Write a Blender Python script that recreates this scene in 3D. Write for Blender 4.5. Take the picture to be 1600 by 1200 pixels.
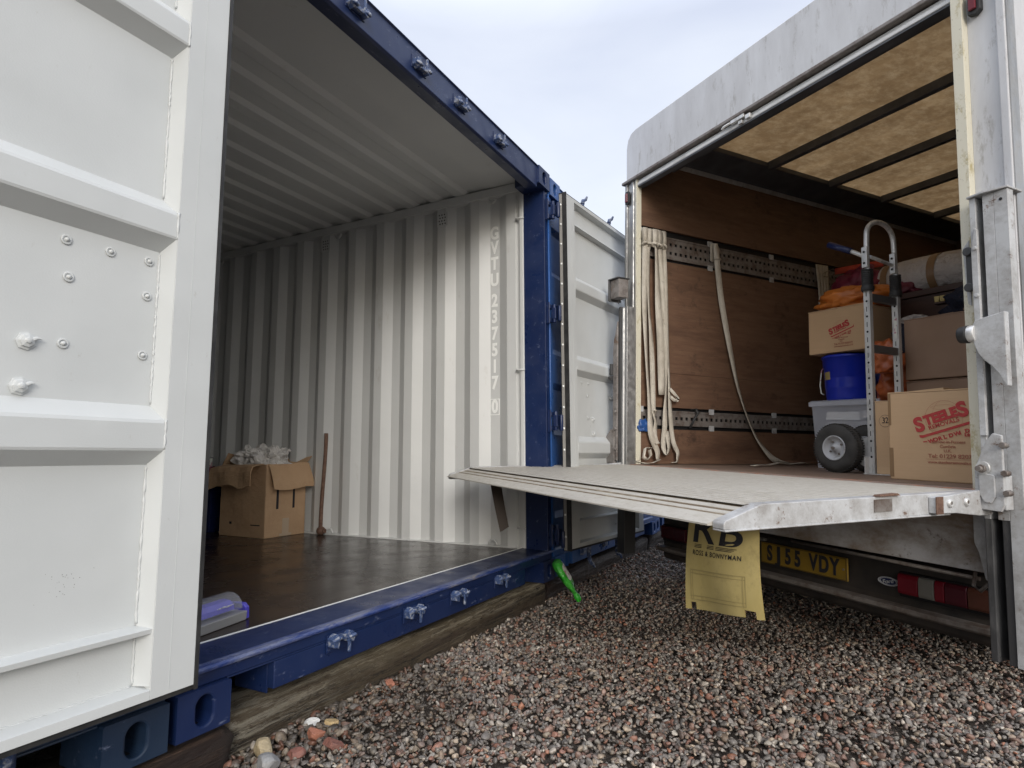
import bpy, bmesh, math, random
import numpy as np
from mathutils import Matrix, Vector, Euler
random.seed(7)
for _o in list(bpy.data.objects): bpy.data.objects.remove(_o)
SC = bpy.context.scene
COL = SC.collection
R = math.radians

# ------------------------------------------------------------------ camera
def make_camera():
    yaw, pitch, roll = 0.484198715, 0.118702195, -0.00543183
    f = Vector((math.cos(pitch)*math.cos(yaw), math.cos(pitch)*math.sin(yaw), math.sin(pitch)))
    r = Vector((math.sin(yaw), -math.cos(yaw), 0)); u = r.cross(f)
    r2 = r*math.cos(roll)+u*math.sin(roll); u2 = -r*math.sin(roll)+u*math.cos(roll)
    M = Matrix((r2, u2, -f)).transposed().to_4x4()
    M.translation = (-1.07859649, -1.56028785, 0.740678166)
    cd = bpy.data.cameras.new('camera'); cam = bpy.data.objects.new('camera', cd); COL.objects.link(cam)
    cam.matrix_world = M
    cd.sensor_width = 36; cd.lens = 951.857/1600*36; cd.clip_start = 0.02; cd.clip_end = 3000
    SC.camera = cam
make_camera()

# ------------------------------------------------------------------ sky and sun
SUN = Vector((-0.77, -0.58, 0.33)).normalized()      # towards the brightest part of the overcast
def make_world():
    w = bpy.data.worlds.new('World'); SC.world = w; w.use_nodes = True
    nt = w.node_tree; N = nt.nodes; L = nt.links; N.clear()
    out = N.new('ShaderNodeOutputWorld'); bg = N.new('ShaderNodeBackground'); bg2 = N.new('ShaderNodeBackground'); add = N.new('ShaderNodeAddShader')
    sky = N.new('ShaderNodeTexSky'); sky.sky_type = 'NISHITA'; sky.sun_disc = False
    sky.sun_elevation = math.asin(SUN.z); sky.sun_rotation = math.atan2(SUN.x, SUN.y)
    sky.air_density = 1.0; sky.dust_density = 4.0; sky.ozone_density = 1.0
    L.new(sky.outputs[0], bg.inputs[0]); bg.inputs[1].default_value = 0.03
    tc = N.new('ShaderNodeTexCoord')
    dot = N.new('ShaderNodeVectorMath'); dot.operation = 'DOT_PRODUCT'; dot.inputs[1].default_value = SUN
    L.new(tc.outputs['Generated'], dot.inputs[0])
    mr = N.new('ShaderNodeMapRange'); mr.inputs[1].default_value = 0.1; mr.inputs[2].default_value = 1.0; mr.inputs[3].default_value = 0; mr.inputs[4].default_value = 1
    L.new(dot.outputs['Value'], mr.inputs[0])
    pw = N.new('ShaderNodeMath'); pw.operation = 'POWER'; pw.inputs[1].default_value = 2.0; L.new(mr.outputs[0], pw.inputs[0])
    mp = N.new('ShaderNodeMapping'); mp.inputs['Scale'].default_value = (1, 1, 2.2); L.new(tc.outputs['Generated'], mp.inputs[0])
    nz = N.new('ShaderNodeTexNoise'); nz.inputs['Scale'].default_value = 2.6; nz.inputs['Detail'].default_value = 6; nz.inputs['Roughness'].default_value = .5; nz.inputs['Distortion'].default_value = .4
    L.new(mp.outputs[0], nz.inputs['Vector'])
    cr = N.new('ShaderNodeValToRGB'); cr.color_ramp.elements[0].position = .30; cr.color_ramp.elements[0].color = (.66, .71, .85, 1)
    cr.color_ramp.elements[1].position = .70; cr.color_ramp.elements[1].color = (.84, .88, .97, 1); L.new(nz.outputs['Fac'], cr.inputs[0])
    # paler towards the horizon
    sep = N.new('ShaderNodeSeparateXYZ'); L.new(tc.outputs['Generated'], sep.inputs[0])
    hz = N.new('ShaderNodeMapRange'); hz.inputs[1].default_value = 0.05; hz.inputs[2].default_value = .62; hz.inputs[3].default_value = .75; hz.inputs[4].default_value = 0; L.new(sep.outputs[2], hz.inputs[0])
    mx = N.new('ShaderNodeMixRGB'); mx.inputs[2].default_value = (.90, .95, .99, 1); L.new(hz.outputs[0], mx.inputs[0]); L.new(cr.outputs[0], mx.inputs[1])
    m2 = N.new('ShaderNodeMixRGB'); m2.blend_type = 'ADD'; m2.inputs[0].default_value = 1; L.new(mx.outputs[0], m2.inputs[1])
    gl = N.new('ShaderNodeMixRGB'); gl.inputs[1].default_value = (0, 0, 0, 1); gl.inputs[2].default_value = (1.1, 1.07, 1.02, 1); L.new(pw.outputs[0], gl.inputs[0]); L.new(gl.outputs[0], m2.inputs[2])
    # overcast dome: brightest overhead, dimmed behind the camera to darken the container interior
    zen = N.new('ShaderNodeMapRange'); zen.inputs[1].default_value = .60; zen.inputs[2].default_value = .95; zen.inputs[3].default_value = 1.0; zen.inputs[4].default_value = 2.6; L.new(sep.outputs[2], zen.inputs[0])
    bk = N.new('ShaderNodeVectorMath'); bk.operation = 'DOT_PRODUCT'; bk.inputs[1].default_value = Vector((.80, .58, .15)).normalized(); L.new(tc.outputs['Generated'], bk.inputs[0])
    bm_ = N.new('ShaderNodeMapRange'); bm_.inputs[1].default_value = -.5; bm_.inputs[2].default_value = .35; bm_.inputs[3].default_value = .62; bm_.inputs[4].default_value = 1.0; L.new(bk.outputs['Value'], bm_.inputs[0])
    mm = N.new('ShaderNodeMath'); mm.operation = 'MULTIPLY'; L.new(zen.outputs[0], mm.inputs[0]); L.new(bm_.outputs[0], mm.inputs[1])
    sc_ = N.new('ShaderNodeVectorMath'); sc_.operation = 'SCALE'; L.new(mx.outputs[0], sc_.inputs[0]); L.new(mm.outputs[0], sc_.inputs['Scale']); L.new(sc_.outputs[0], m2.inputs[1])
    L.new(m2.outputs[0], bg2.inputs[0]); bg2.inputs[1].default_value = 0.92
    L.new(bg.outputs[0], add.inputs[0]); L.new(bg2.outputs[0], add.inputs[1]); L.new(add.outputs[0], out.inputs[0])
make_world()
def make_sun():
    ld = bpy.data.lights.new('sun', 'SUN'); ld.energy = 1.35; ld.angle = R(20); ld.color = (1, .975, .94)
    o = bpy.data.objects.new('sun', ld); COL.objects.link(o); o.location = (-8, -8, 8)
    o.rotation_euler = (-SUN).to_track_quat('-Z', 'Y').to_euler()
make_sun()
SC.view_settings.view_transform = 'Standard'; SC.view_settings.look = 'None'
SC.view_settings.exposure = 0.10; SC.view_settings.gamma = 1; SC.view_settings.use_curve_mapping = False
SC.render.engine = 'CYCLES'
SC.cycles.max_bounces = 7; SC.cycles.diffuse_bounces = 4; SC.cycles.glossy_bounces = 3; SC.cycles.transmission_bounces = 6; SC.cycles.transparent_max_bounces = 6

# ------------------------------------------------------------------ materials
def lin(r, g, b):
    f = lambda c: (c/255/12.92) if c/255 <= .04045 else ((c/255+.055)/1.055)**2.4
    return (f(r), f(g), f(b), 1)
class Mat:
    def __init__(s, name, col, rough=.5, metal=0, spec=.5):
        s.m = bpy.data.materials.new(name); s.m.use_nodes = True; s.nt = s.m.node_tree
        s.N = s.nt.nodes; s.L = s.nt.links; s.b = s.N['Principled BSDF']
        s.b.inputs['Base Color'].default_value = (*col[:3], 1); s.b.inputs['Roughness'].default_value = rough
        s.b.inputs['Metallic'].default_value = metal; s.b.inputs['Specular IOR Level'].default_value = spec
        s.col = (*col[:3], 1); s.cout = None; s.tc = None
    def coord(s, scale=(1, 1, 1), rot=(0, 0, 0)):
        if not s.tc: s.tc = s.N.new('ShaderNodeTexCoord')
        mp = s.N.new('ShaderNodeMapping'); mp.inputs['Scale'].default_value = scale; mp.inputs['Rotation'].default_value = rot
        s.L.new(s.tc.outputs['Object'], mp.inputs[0]); return mp.outputs[0]
    def noise(s, sc=5, det=4, ro=.55, scale=(1, 1, 1), lo=.35, hi=.65, dist=0):
        n = s.N.new('ShaderNodeTexNoise'); n.inputs['Scale'].default_value = sc; n.inputs['Detail'].default_value = det
        n.inputs['Roughness'].default_value = ro; n.inputs['Distortion'].default_value = dist; s.L.new(s.coord(scale), n.inputs['Vector'])
        m = s.N.new('ShaderNodeMapRange'); m.inputs[1].default_value = lo; m.inputs[2].default_value = hi; m.clamp = True
        s.L.new(n.outputs['Fac'], m.inputs[0]); return m.outputs[0]
    def mul(s, a, b):
        m = s.N.new('ShaderNodeMath'); m.operation = 'MULTIPLY'; s.L.new(a, m.inputs[0])
        if isinstance(b, (int, float)): m.inputs[1].default_value = b
        else: s.L.new(b, m.inputs[1])
        return m.outputs[0]
    def mix(s, fac, col, mode='MIX'):
        m = s.N.new('ShaderNodeMixRGB'); m.blend_type = mode
        s.L.new(fac, m.inputs[0]) if not isinstance(fac, (int, float)) else setattr(m.inputs[0], 'default_value', fac)
        if s.cout: s.L.new(s.cout, m.inputs[1])
        else: m.inputs[1].default_value = s.col
        m.inputs[2].default_value = (*col[:3], 1); s.cout = m.outputs[0]; s.L.new(s.cout, s.b.inputs['Base Color']); return s
    def rough(s, fac, lo, hi):
        m = s.N.new('ShaderNodeMapRange'); m.inputs[3].default_value = lo; m.inputs[4].default_value = hi
        s.L.new(fac, m.inputs[0]); s.L.new(m.outputs[0], s.b.inputs['Roughness']); return s
    def bump(s, h, st=.3, d=.002):
        b = s.N.new('ShaderNodeBump'); b.inputs['Strength'].default_value = st; b.inputs['Distance'].default_value = d
        s.L.new(h, b.inputs['Height'])
        if s.b.inputs['Normal'].links: s.L.new(s.b.inputs['Normal'].links[0].from_socket, b.inputs['Normal'])
        s.L.new(b.outputs[0], s.b.inputs['Normal']); return s

def build_mats():
    M = {}
    w = Mat('white_container_paint', (.60, .61, .60), .42)
    w.mix(w.noise(1.7, 3, lo=.3, hi=.7), (.55, .56, .555)); w.bump(w.noise(260, 2), .12, .0006); w.bump(w.noise(3, 3), .25, .006)
    w.mix(w.mul(w.noise(9, 6, .7, (1, 1, .35), .63, .72), .35), (.36, .33, .28)); M['white'] = w
    w = Mat('white_door_paint', (.57, .59, .59), .38)
    w.mix(w.noise(2.2, 4, lo=.35, hi=.7), (.51, .53, .53)); w.bump(w.noise(300, 2), .16, .0006); w.bump(w.noise(2.6, 2), .35, .008)
    w.mix(w.mul(w.noise(26, 6, .75, (1, 1, .5), .66, .74), .45), (.34, .32, .28)); w.rough(w.noise(6, 4), .30, .5); M['doorwhite'] = w
    for nm, c, c2 in (('navy', (.007, .017, .066), (.010, .023, .080)), ('blue', (.018, .070, .24), (.025, .09, .28)), ('neighbour_blue', (.010, .022, .048), (.018, .034, .065))):
        w = Mat(nm+'_container_paint', c, .34); w.mix(w.noise(3, 4), c2)
        w.mix(w.mul(w.noise(34, 7, .75, (.35, 1, 1), .60, .68), .55), (.17, .20, .30)); w.mix(w.mul(w.noise(9, 7, .8, (.5, 1, 1), .66, .71), .6), (.16, .14, .12))
        w.bump(w.noise(180, 2), .12, .0006); w.rough(w.noise(7, 4), .26, .5); M[nm] = w
    w = Mat('scuffed_sill_steel', (.014, .036, .16), .4)
    w.mix(w.noise(14, 8, .8, (.22, 1, 1), .44, .60), (.15, .17, .26)); w.mix(w.noise(22, 8, .8, (.2, 1, 1), .56, .66), (.30, .28, .24)); w.rough(w.noise(9, 5), .25, .6); M['scuff'] = w
    w = Mat('pale_blue_steel', (.045, .075, .17), .45); w.mix(w.noise(60, 4, lo=.5, hi=.62), (.26, .28, .33)); w.bump(w.noise(90, 3), .5, .003); M['cast'] = w
    w = Mat('black_rubber', (.013, .013, .014), .6); w.mix(w.noise(20, 4), (.03, .03, .03)); M['rubber'] = w
    w = Mat('gasket_strip', (.30, .29, .27), .5); M['strip'] = w
    w = Mat('dark_plywood_floor', (.013, .008, .007), .3)
    w.mix(w.noise(3, 5, lo=.3, hi=.7), (.027, .016, .013)); w.mix(w.mul(w.noise(5, 8, .7, (1, 26, 1), .62, .70), .5), (.085, .065, .05))
    w.mix(w.mul(w.noise(7, 8, .75, (9, .9, 1), .69, .73), .75), (.32, .28, .23)); w.mix(w.mul(w.noise(38, 5, .7, (1, 1, 1), .73, .76), .7), (.4, .38, .34))
    w.rough(w.noise(5, 6, lo=.3, hi=.75), .16, .36); w.bump(w.noise(9, 6, .6, (1, 18, 1)), .18, .0012); M['ply'] = w
    # timber
    w = Mat('weathered_timber', (.085, .056, .032), .85)
    w.mix(w.noise(3.5, 7, .75, (.5, 1.6, 1.6), .42, .6), (.135, .100, .058)); w.mix(w.noise(9, 9, .85, (.14, 3.2, 3.2), .50, .57), (.020, .013, .009))
    w.mix(w.mul(w.noise(16, 9, .85, (.10, 3, 3), .55, .61), .8), (.26, .21, .14))
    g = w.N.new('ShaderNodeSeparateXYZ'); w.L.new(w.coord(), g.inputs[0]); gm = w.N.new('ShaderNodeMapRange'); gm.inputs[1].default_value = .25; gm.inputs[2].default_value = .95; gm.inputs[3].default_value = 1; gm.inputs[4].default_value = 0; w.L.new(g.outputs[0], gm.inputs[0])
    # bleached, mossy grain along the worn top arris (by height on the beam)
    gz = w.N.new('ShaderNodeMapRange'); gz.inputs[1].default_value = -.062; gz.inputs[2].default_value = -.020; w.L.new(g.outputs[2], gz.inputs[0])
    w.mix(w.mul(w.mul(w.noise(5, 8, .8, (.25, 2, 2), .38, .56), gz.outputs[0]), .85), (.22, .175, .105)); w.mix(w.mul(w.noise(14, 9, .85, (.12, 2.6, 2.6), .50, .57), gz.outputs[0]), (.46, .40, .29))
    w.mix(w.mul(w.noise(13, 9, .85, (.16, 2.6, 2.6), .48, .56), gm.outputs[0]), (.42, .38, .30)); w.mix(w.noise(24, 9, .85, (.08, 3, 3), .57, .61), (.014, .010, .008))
    w.bump(w.noise(9, 9, .8, (.16, 3, 3)), 1.0, .04); M['timber'] = w
    w = Mat('dark_wet_timber', (.030, .016, .012), .55); w.mix(w.noise(9, 9, .85, (.16, 3, 3), .5, .62), (.105, .065, .046)); w.mix(w.noise(14, 9, .85, (.12, 3, 3), .57, .63), (.012, .008, .007)); w.bump(w.noise(10, 9, .75, (.2, 3, 3)), 1, .02); M['timber2'] = w
    # truck
    w = Mat('dirty_white_panel', (.60, .61, .63), .42); w.mix(w.noise(2.5, 6, .65, (2, 2, .5), .35, .7), (.46, .46, .47))
    w.mix(w.mul(w.noise(16, 8, .8, (1, 1, .25), .55, .68), .7), (.22, .20, .17)); w.mix(w.mul(w.noise(5, 8, .8, (1, 1, .4), .58, .66), .45), (.16, .145, .13)); w.bump(w.noise(40, 3), .12, .001); M['grp'] = w
    w = Mat('stained_panel', (.50, .50, .51), .5); w.mix(w.noise(2.6, 7, .7, (1, 1, 1.5), .42, .62), (.24, .19, .145)); w.mix(w.noise(9, 7, .8, lo=.58, hi=.68), (.10, .065, .045)); M['stain'] = w
    w = Mat('dull_aluminium', (.42, .42, .42), .42, .75); w.mix(w.noise(6, 7, .7, (1, 1, .25), .42, .68), (.24, .24, .235))
    w.mix(w.mul(w.noise(40, 6, .75, (1, 1, .4), .60, .70), .6), (.12, .10, .08)); w.rough(w.noise(25, 5), .32, .6); M['alu'] = w
    w = Mat('white_lift_paint', (.48, .49, .50), .42); w.mix(w.noise(7, 8, .8, lo=.42, hi=.66), (.29, .28, .27)); w.mix(w.noise(19, 8, .8, lo=.58, hi=.66), (.13, .075, .045))
    w.bump(w.noise(50, 4), .3, .001); M['lift'] = w
    w = Mat('grimy_lift_steel', (.27, .25, .24), .5, .2); w.mix(w.noise(16, 8, .8, lo=.45, hi=.65), (.12, .10, .09)); w.mix(w.noise(11, 8, .8, lo=.58, hi=.66), (.16, .09, .055)); M['grime'] = w
    w = Mat('dark_lift_column', (.05, .05, .052), .5); w.mix(w.noise(6, 6, .7, (1, 1, .3), .5, .7), (.15, .15, .15)); M['darkcol'] = w
    w = Mat('platform_aluminium', (.50, .475, .425), .5, .1); w.mix(w.mul(w.noise(45, 7, .8, (.4, 1, 1), .45, .66), .8), (.40, .37, .31))
    w.mix(w.mul(w.noise(60, 7, .8, (.5, 1, 1), .58, .70), .7), (.22, .17, .12)); w.rough(w.noise(30, 4), .4, .65); M['plat'] = w
    w = Mat('platform_groove', (.12, .085, .05), .75); w.mix(w.noise(40, 7, .8, (.25, 1, 1), .45, .65), (.33, .28, .20)); M['groove'] = w
    w = Mat('cream_peeling_edge', (.62, .59, .48), .5); w.mix(w.noise(14, 8, .8, (1, 1, .6), .55, .66), (.40, .34, .18)); w.mix(w.noise(60, 7, .8, lo=.62, hi=.68), (.12, .09, .06)); M['cream'] = w
    w = Mat('brown_plywood_lining', (.128, .068, .042), .55)
    w.mix(w.noise(6, 8, .75, (1, .55, 7), .38, .66), (.170, .100, .062)); w.mix(w.mul(w.noise(3, 7, .7, (1, .5, 2), .5, .7), .8), (.07, .036, .024))
    w.mix(w.mul(w.noise(3.1, 8, .8, (1, 1, 1.3), .56, .66), .75), (.045, .026, .019)); w.mix(w.mul(w.noise(14, 8, .8, (1, .3, 5), .64, .72), .6), (.30, .22, .16)); w.mix(w.mul(w.noise(30, 8, .85, (1, .2, 3), .66, .70), .6), (.34, .27, .21)); w.bump(w.noise(9, 8, .7, (1, .4, 9)), .2, .001); M['lining'] = w
    w = Mat('worn_van_floor', (.13, .085, .06), .6); w.mix(w.noise(9, 8, .75, (4, .4, 1), .42, .66), (.24, .17, .125)); w.mix(w.noise(16, 7, .8, lo=.6, hi=.7), (.07, .05, .04)); M['vfloor'] = w
    w = Mat('rusty_sill', (.26, .20, .17), .6); w.mix(w.noise(9, 7, .8, (.6, 1, 1), .50, .60), (.42, .17, .09)); w.mix(w.noise(25, 7, .8, lo=.55, hi=.66), (.10, .07, .055)); M['rustsill'] = w
    w = Mat('dark_roof_steel', (.050, .054, .062), .45); w.mix(w.noise(8, 5), (.085, .09, .10)); M['darksteel'] = w
    w = Mat('rail_steel', (.21, .19, .175), .5, .2); w.mix(w.noise(12, 7, .75, lo=.45, hi=.65), (.10, .07, .055)); M['rail'] = w
    w = Mat('black', (.006, .006, .007), .6); M['black'] = w
    # translucent roof
    w = Mat('translucent_roof_skin', (.50, .405, .285), .55)
    w.mix(w.noise(3.2, 9, .8, (1, 1.6, 1), .32, .68), (.34, .265, .18)); w.mix(w.mul(w.noise(22, 9, .8, (1, .6, 1), .46, .66), .5), (.66, .58, .45)); w.mix(w.mul(w.noise(2.3, 8, .8, (1, 1.4, 1), .50, .72), .6), (.30, .23, .155)); w.mix(w.mul(w.noise(11, 8, .85, (.5, 1.5, 1), .66, .72), .8), (.80, .74, .62))
    tr = w.N.new('ShaderNodeBsdfTranslucent'); mxs = w.N.new('ShaderNodeMixShader'); mxs.inputs[0].default_value = .72
    w.L.new(w.cout, tr.inputs[0]); w.L.new(w.b.outputs[0], mxs.inputs[1]); w.L.new(tr.outputs[0], mxs.inputs[2]); w.L.new(mxs.outputs[0], w.N['Material Output'].inputs[0]); M['roofskin'] = w
    # cargo
    w = Mat('cardboard', (.60, .41, .245), .8); w.mix(w.noise(3, 4, lo=.3, hi=.7), (.54, .365, .21)); w.mix(w.mul(w.noise(40, 5, .6, (.15, .15, 5)), .35), (.50, .33, .19)); w.bump(w.noise(50, 3, .5, (6, 6, .2)), .12, .0006)
    w.bump(w.noise(4, 3), .3, .008); M['card'] = w
    w = Mat('dull_cardboard', (.36, .245, .175), .85); w.mix(w.noise(3, 4, lo=.3, hi=.7), (.31, .205, .14)); w.bump(w.noise(5, 3), .35, .008); M['card2'] = w
    w = Mat('worn_cardboard', (.50, .335, .20), .85); w.mix(w.noise(4, 6, .65, lo=.35, hi=.7), (.42, .27, .155)); w.mix(w.mul(w.noise(14, 7, .8, lo=.62, hi=.7), .4), (.55, .46, .36)); w.bump(w.noise(7, 4), .5, .010); M['card3'] = w
    w = Mat('brown_tape', (.27, .17, .09), .35); M['tape'] = w
    w = Mat('red_print', (.46, .045, .045), .7); w.mix(w.noise(60, 6, .7, lo=.5, hi=.75), (.50, .10, .08)); M['red'] = w
    w = Mat('thin_red_print', (.40, .16, .10), .8); M['redthin'] = w
    w = Mat('dark_ink', (.015, .015, .02), .7); w.mix(w.noise(80, 6, .7, lo=.6, hi=.75), (.10, .09, .06)); M['ink'] = w
    w = Mat('white_lettering', (.84, .85, .83), .45); M['letter'] = w
    w = Mat('old_clear_tape', (.46, .36, .26), .35); M['ctape'] = w
    w = Mat('crumpled_paper', (.68, .66, .63), .8); w.mix(w.noise(18, 5), (.54, .52, .50)); M['paper'] = w
    w = Mat('blue_plastic', (.010, .030, .42), .28); w.b.inputs['Subsurface Weight'].default_value = 0; M['bluep'] = w
    w = Mat('dark_blue_plastic', (.006, .014, .07), .4); M['dbluep'] = w
    w = Mat('clear_crate_plastic', (.78, .82, .92), .2); w.b.inputs['Transmission Weight'].default_value = .0; w.b.inputs['Alpha'].default_value = .35; M['clearp'] = w
    w = Mat('clear_pack_plastic', (.75, .78, .85), .12); w.b.inputs['Alpha'].default_value = .09; M['clear2'] = w
    w = Mat('purple_plastic', (.075, .065, .46), .35); M['purple'] = w
    w = Mat('grey_plastic', (.28, .28, .28), .35); M['greyp'] = w
    w = Mat('white_cloth', (.60, .57, .55), .85); w.mix(w.noise(8, 5), (.52, .49, .47)); w.bump(w.noise(5, 5, .6, (1, 1, 1)), .9, .03); M['cloth'] = w
    w = Mat('green_plastic', (.02, .34, .02), .12); w.mix(w.noise(14, 5), (.10, .55, .08)); w.bump(w.noise(22, 4), .8, .008); M['green'] = w
    w = Mat('label_paper', (.70, .72, .66), .5); w.mix(w.noise(30, 3, lo=.55, hi=.6), (.5, .25, .3)); M['label'] = w
    w = Mat('webbing', (.53, .49, .42), .85); w.mix(w.noise(9, 6, .7, (1, 1, .6), .42, .68), (.36, .32, .26)); w.mix(w.noise(26, 6, .8, lo=.6, hi=.7), (.20, .17, .14)); w.bump(w.noise(90, 2, .5, (1, 1, .3)), .4, .001); M['web'] = w
    w = Mat('tyre', (.030, .029, .028), .8); w.mix(w.noise(12, 5), (.055, .053, .05)); M['tyre'] = w
    w = Mat('hub_grey', (.44, .45, .47), .45); w.mix(w.noise(25, 5, lo=.55, hi=.7), (.25, .25, .25)); M['hub'] = w
    w = Mat('bright_aluminium', (.66, .66, .65), .32, .4); w.mix(w.noise(30, 5, .7, (1, 1, .3), .5, .7), (.40, .40, .39)); M['bright'] = w
    w = Mat('shutter_aluminium', (.68, .68, .67), .4, .1); w.mix(w.noise(12, 7, .75, (.3, 1, 1), .5, .7), (.42, .41, .39)); M['shut'] = w
    w = Mat('dark_aluminium', (.16, .16, .165), .4, .6); M['dalu'] = w
    w = Mat('orange_plastic', (.68, .22, .04), .4); w.mix(w.noise(7, 5), (.52, .15, .025)); M['orange'] = w
    w = Mat('burnt_orange_plastic', (.44, .12, .04), .35); w.mix(w.noise(9, 5), (.36, .08, .02)); M['orange2'] = w
    w = Mat('maroon_cloth', (.20, .018, .045), .5); w.mix(w.noise(9, 5), (.11, .014, .03)); M['maroon'] = w
    w = Mat('red_webbing', (.55, .07, .035), .7); M['redweb'] = w
    w = Mat('navy_fabric', (.008, .013, .032), .7); w.bump(w.noise(7, 4), .6, .02); M['navyf'] = w
    w = Mat('dark_brown_wood', (.055, .030, .024), .5); w.mix(w.noise(5, 7, .7, (.3, 1, 4)), (.085, .05, .04)); M['dbrown'] = w
    w = Mat('yellow_flag', (.50, .405, .17), .6); w.mix(w.noise(5, 7, .7, (1, 1, .5), .4, .65), (.44, .35, .13)); w.mix(w.mul(w.noise(9, 8, .8, lo=.55, hi=.7), .5), (.25, .19, .08)); w.bump(w.noise(6, 3), .2, .006); M['flag'] = w
    w = Mat('flag_seam', (.36, .29, .12), .7); M['flagseam'] = w
    w = Mat('dark_flag_back', (.045, .035, .028), .7); M['flagdark'] = w
    w = Mat('yellow_plate', (.28, .17, .015), .5); w.mix(w.noise(9, 5), (.20, .125, .015)); M['plate'] = w
    w = Mat('lamp_red', (.13, .006, .014), .22); M['lampred'] = w
    w = Mat('lamp_dark_red', (.055, .006, .012), .25); M['lampdred'] = w
    w = Mat('lamp_white', (.15, .145, .13), .3); M['lampwhite'] = w
    w = Mat('lamp_amber', (.075, .026, .016), .35); M['lampamber'] = w
    w = Mat('bumper_plastic', (.024, .022, .021), .55); w.mix(w.noise(8, 6), (.055, .045, .038)); M['bumper'] = w
    w = Mat('under_steel', (.020, .019, .018), .7); w.mix(w.noise(10, 6), (.045, .035, .028)); M['under'] = w
    w = Mat('rust', (.10, .052, .035), .85); w.mix(w.noise(28, 8, .8, lo=.4, hi=.65), (.20, .12, .085)); w.bump(w.noise(60, 6), .6, .003); M['rust'] = w
    w = Mat('chrome', (.7, .7, .7), .2, 1); M['chrome'] = w
    # gravel
    w = Mat('gravel_stone', (.2, .2, .2), .62); a = w.N.new('ShaderNodeAttribute'); a.attribute_name = 'stone'; w.cout = a.outputs['Color']
    n = w.N.new('ShaderNodeTexNoise'); n.inputs['Scale'].default_value = 120; n.inputs['Detail'].default_value = 4; w.L.new(w.coord(), n.inputs['Vector'])
    m = w.N.new('ShaderNodeMixRGB'); m.blend_type = 'MULTIPLY'; m.inputs[0].default_value = .7; w.L.new(w.cout, m.inputs[1])
    r_ = w.N.new('ShaderNodeMapRange'); r_.inputs[1].default_value = .3; r_.inputs[2].default_value = .7; r_.inputs[3].default_value = .55; r_.inputs[4].default_value = 1.35; w.L.new(n.outputs['Fac'], r_.inputs[0])
    w.L.new(r_.outputs[0], m.inputs[2]); w.L.new(m.outputs[0], w.b.inputs['Base Color']); w.bump(n.outputs['Fac'], .4, .003); w.rough(w.noise(1.3, 4), .28, .62); M['stone'] = w
    w = Mat('gravel_dirt', (.07, .055, .042), .8); w.mix(w.noise(60, 7, .8, lo=.4, hi=.6), (.16, .125, .10)); w.mix(w.noise(140, 4, .8, lo=.55, hi=.65), (.22, .20, .18)); w.bump(w.noise(90, 6, .7), 1, .02); M['dirt'] = w
    return {k: v.m for k, v in M.items()}
MT = build_mats()

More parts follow.
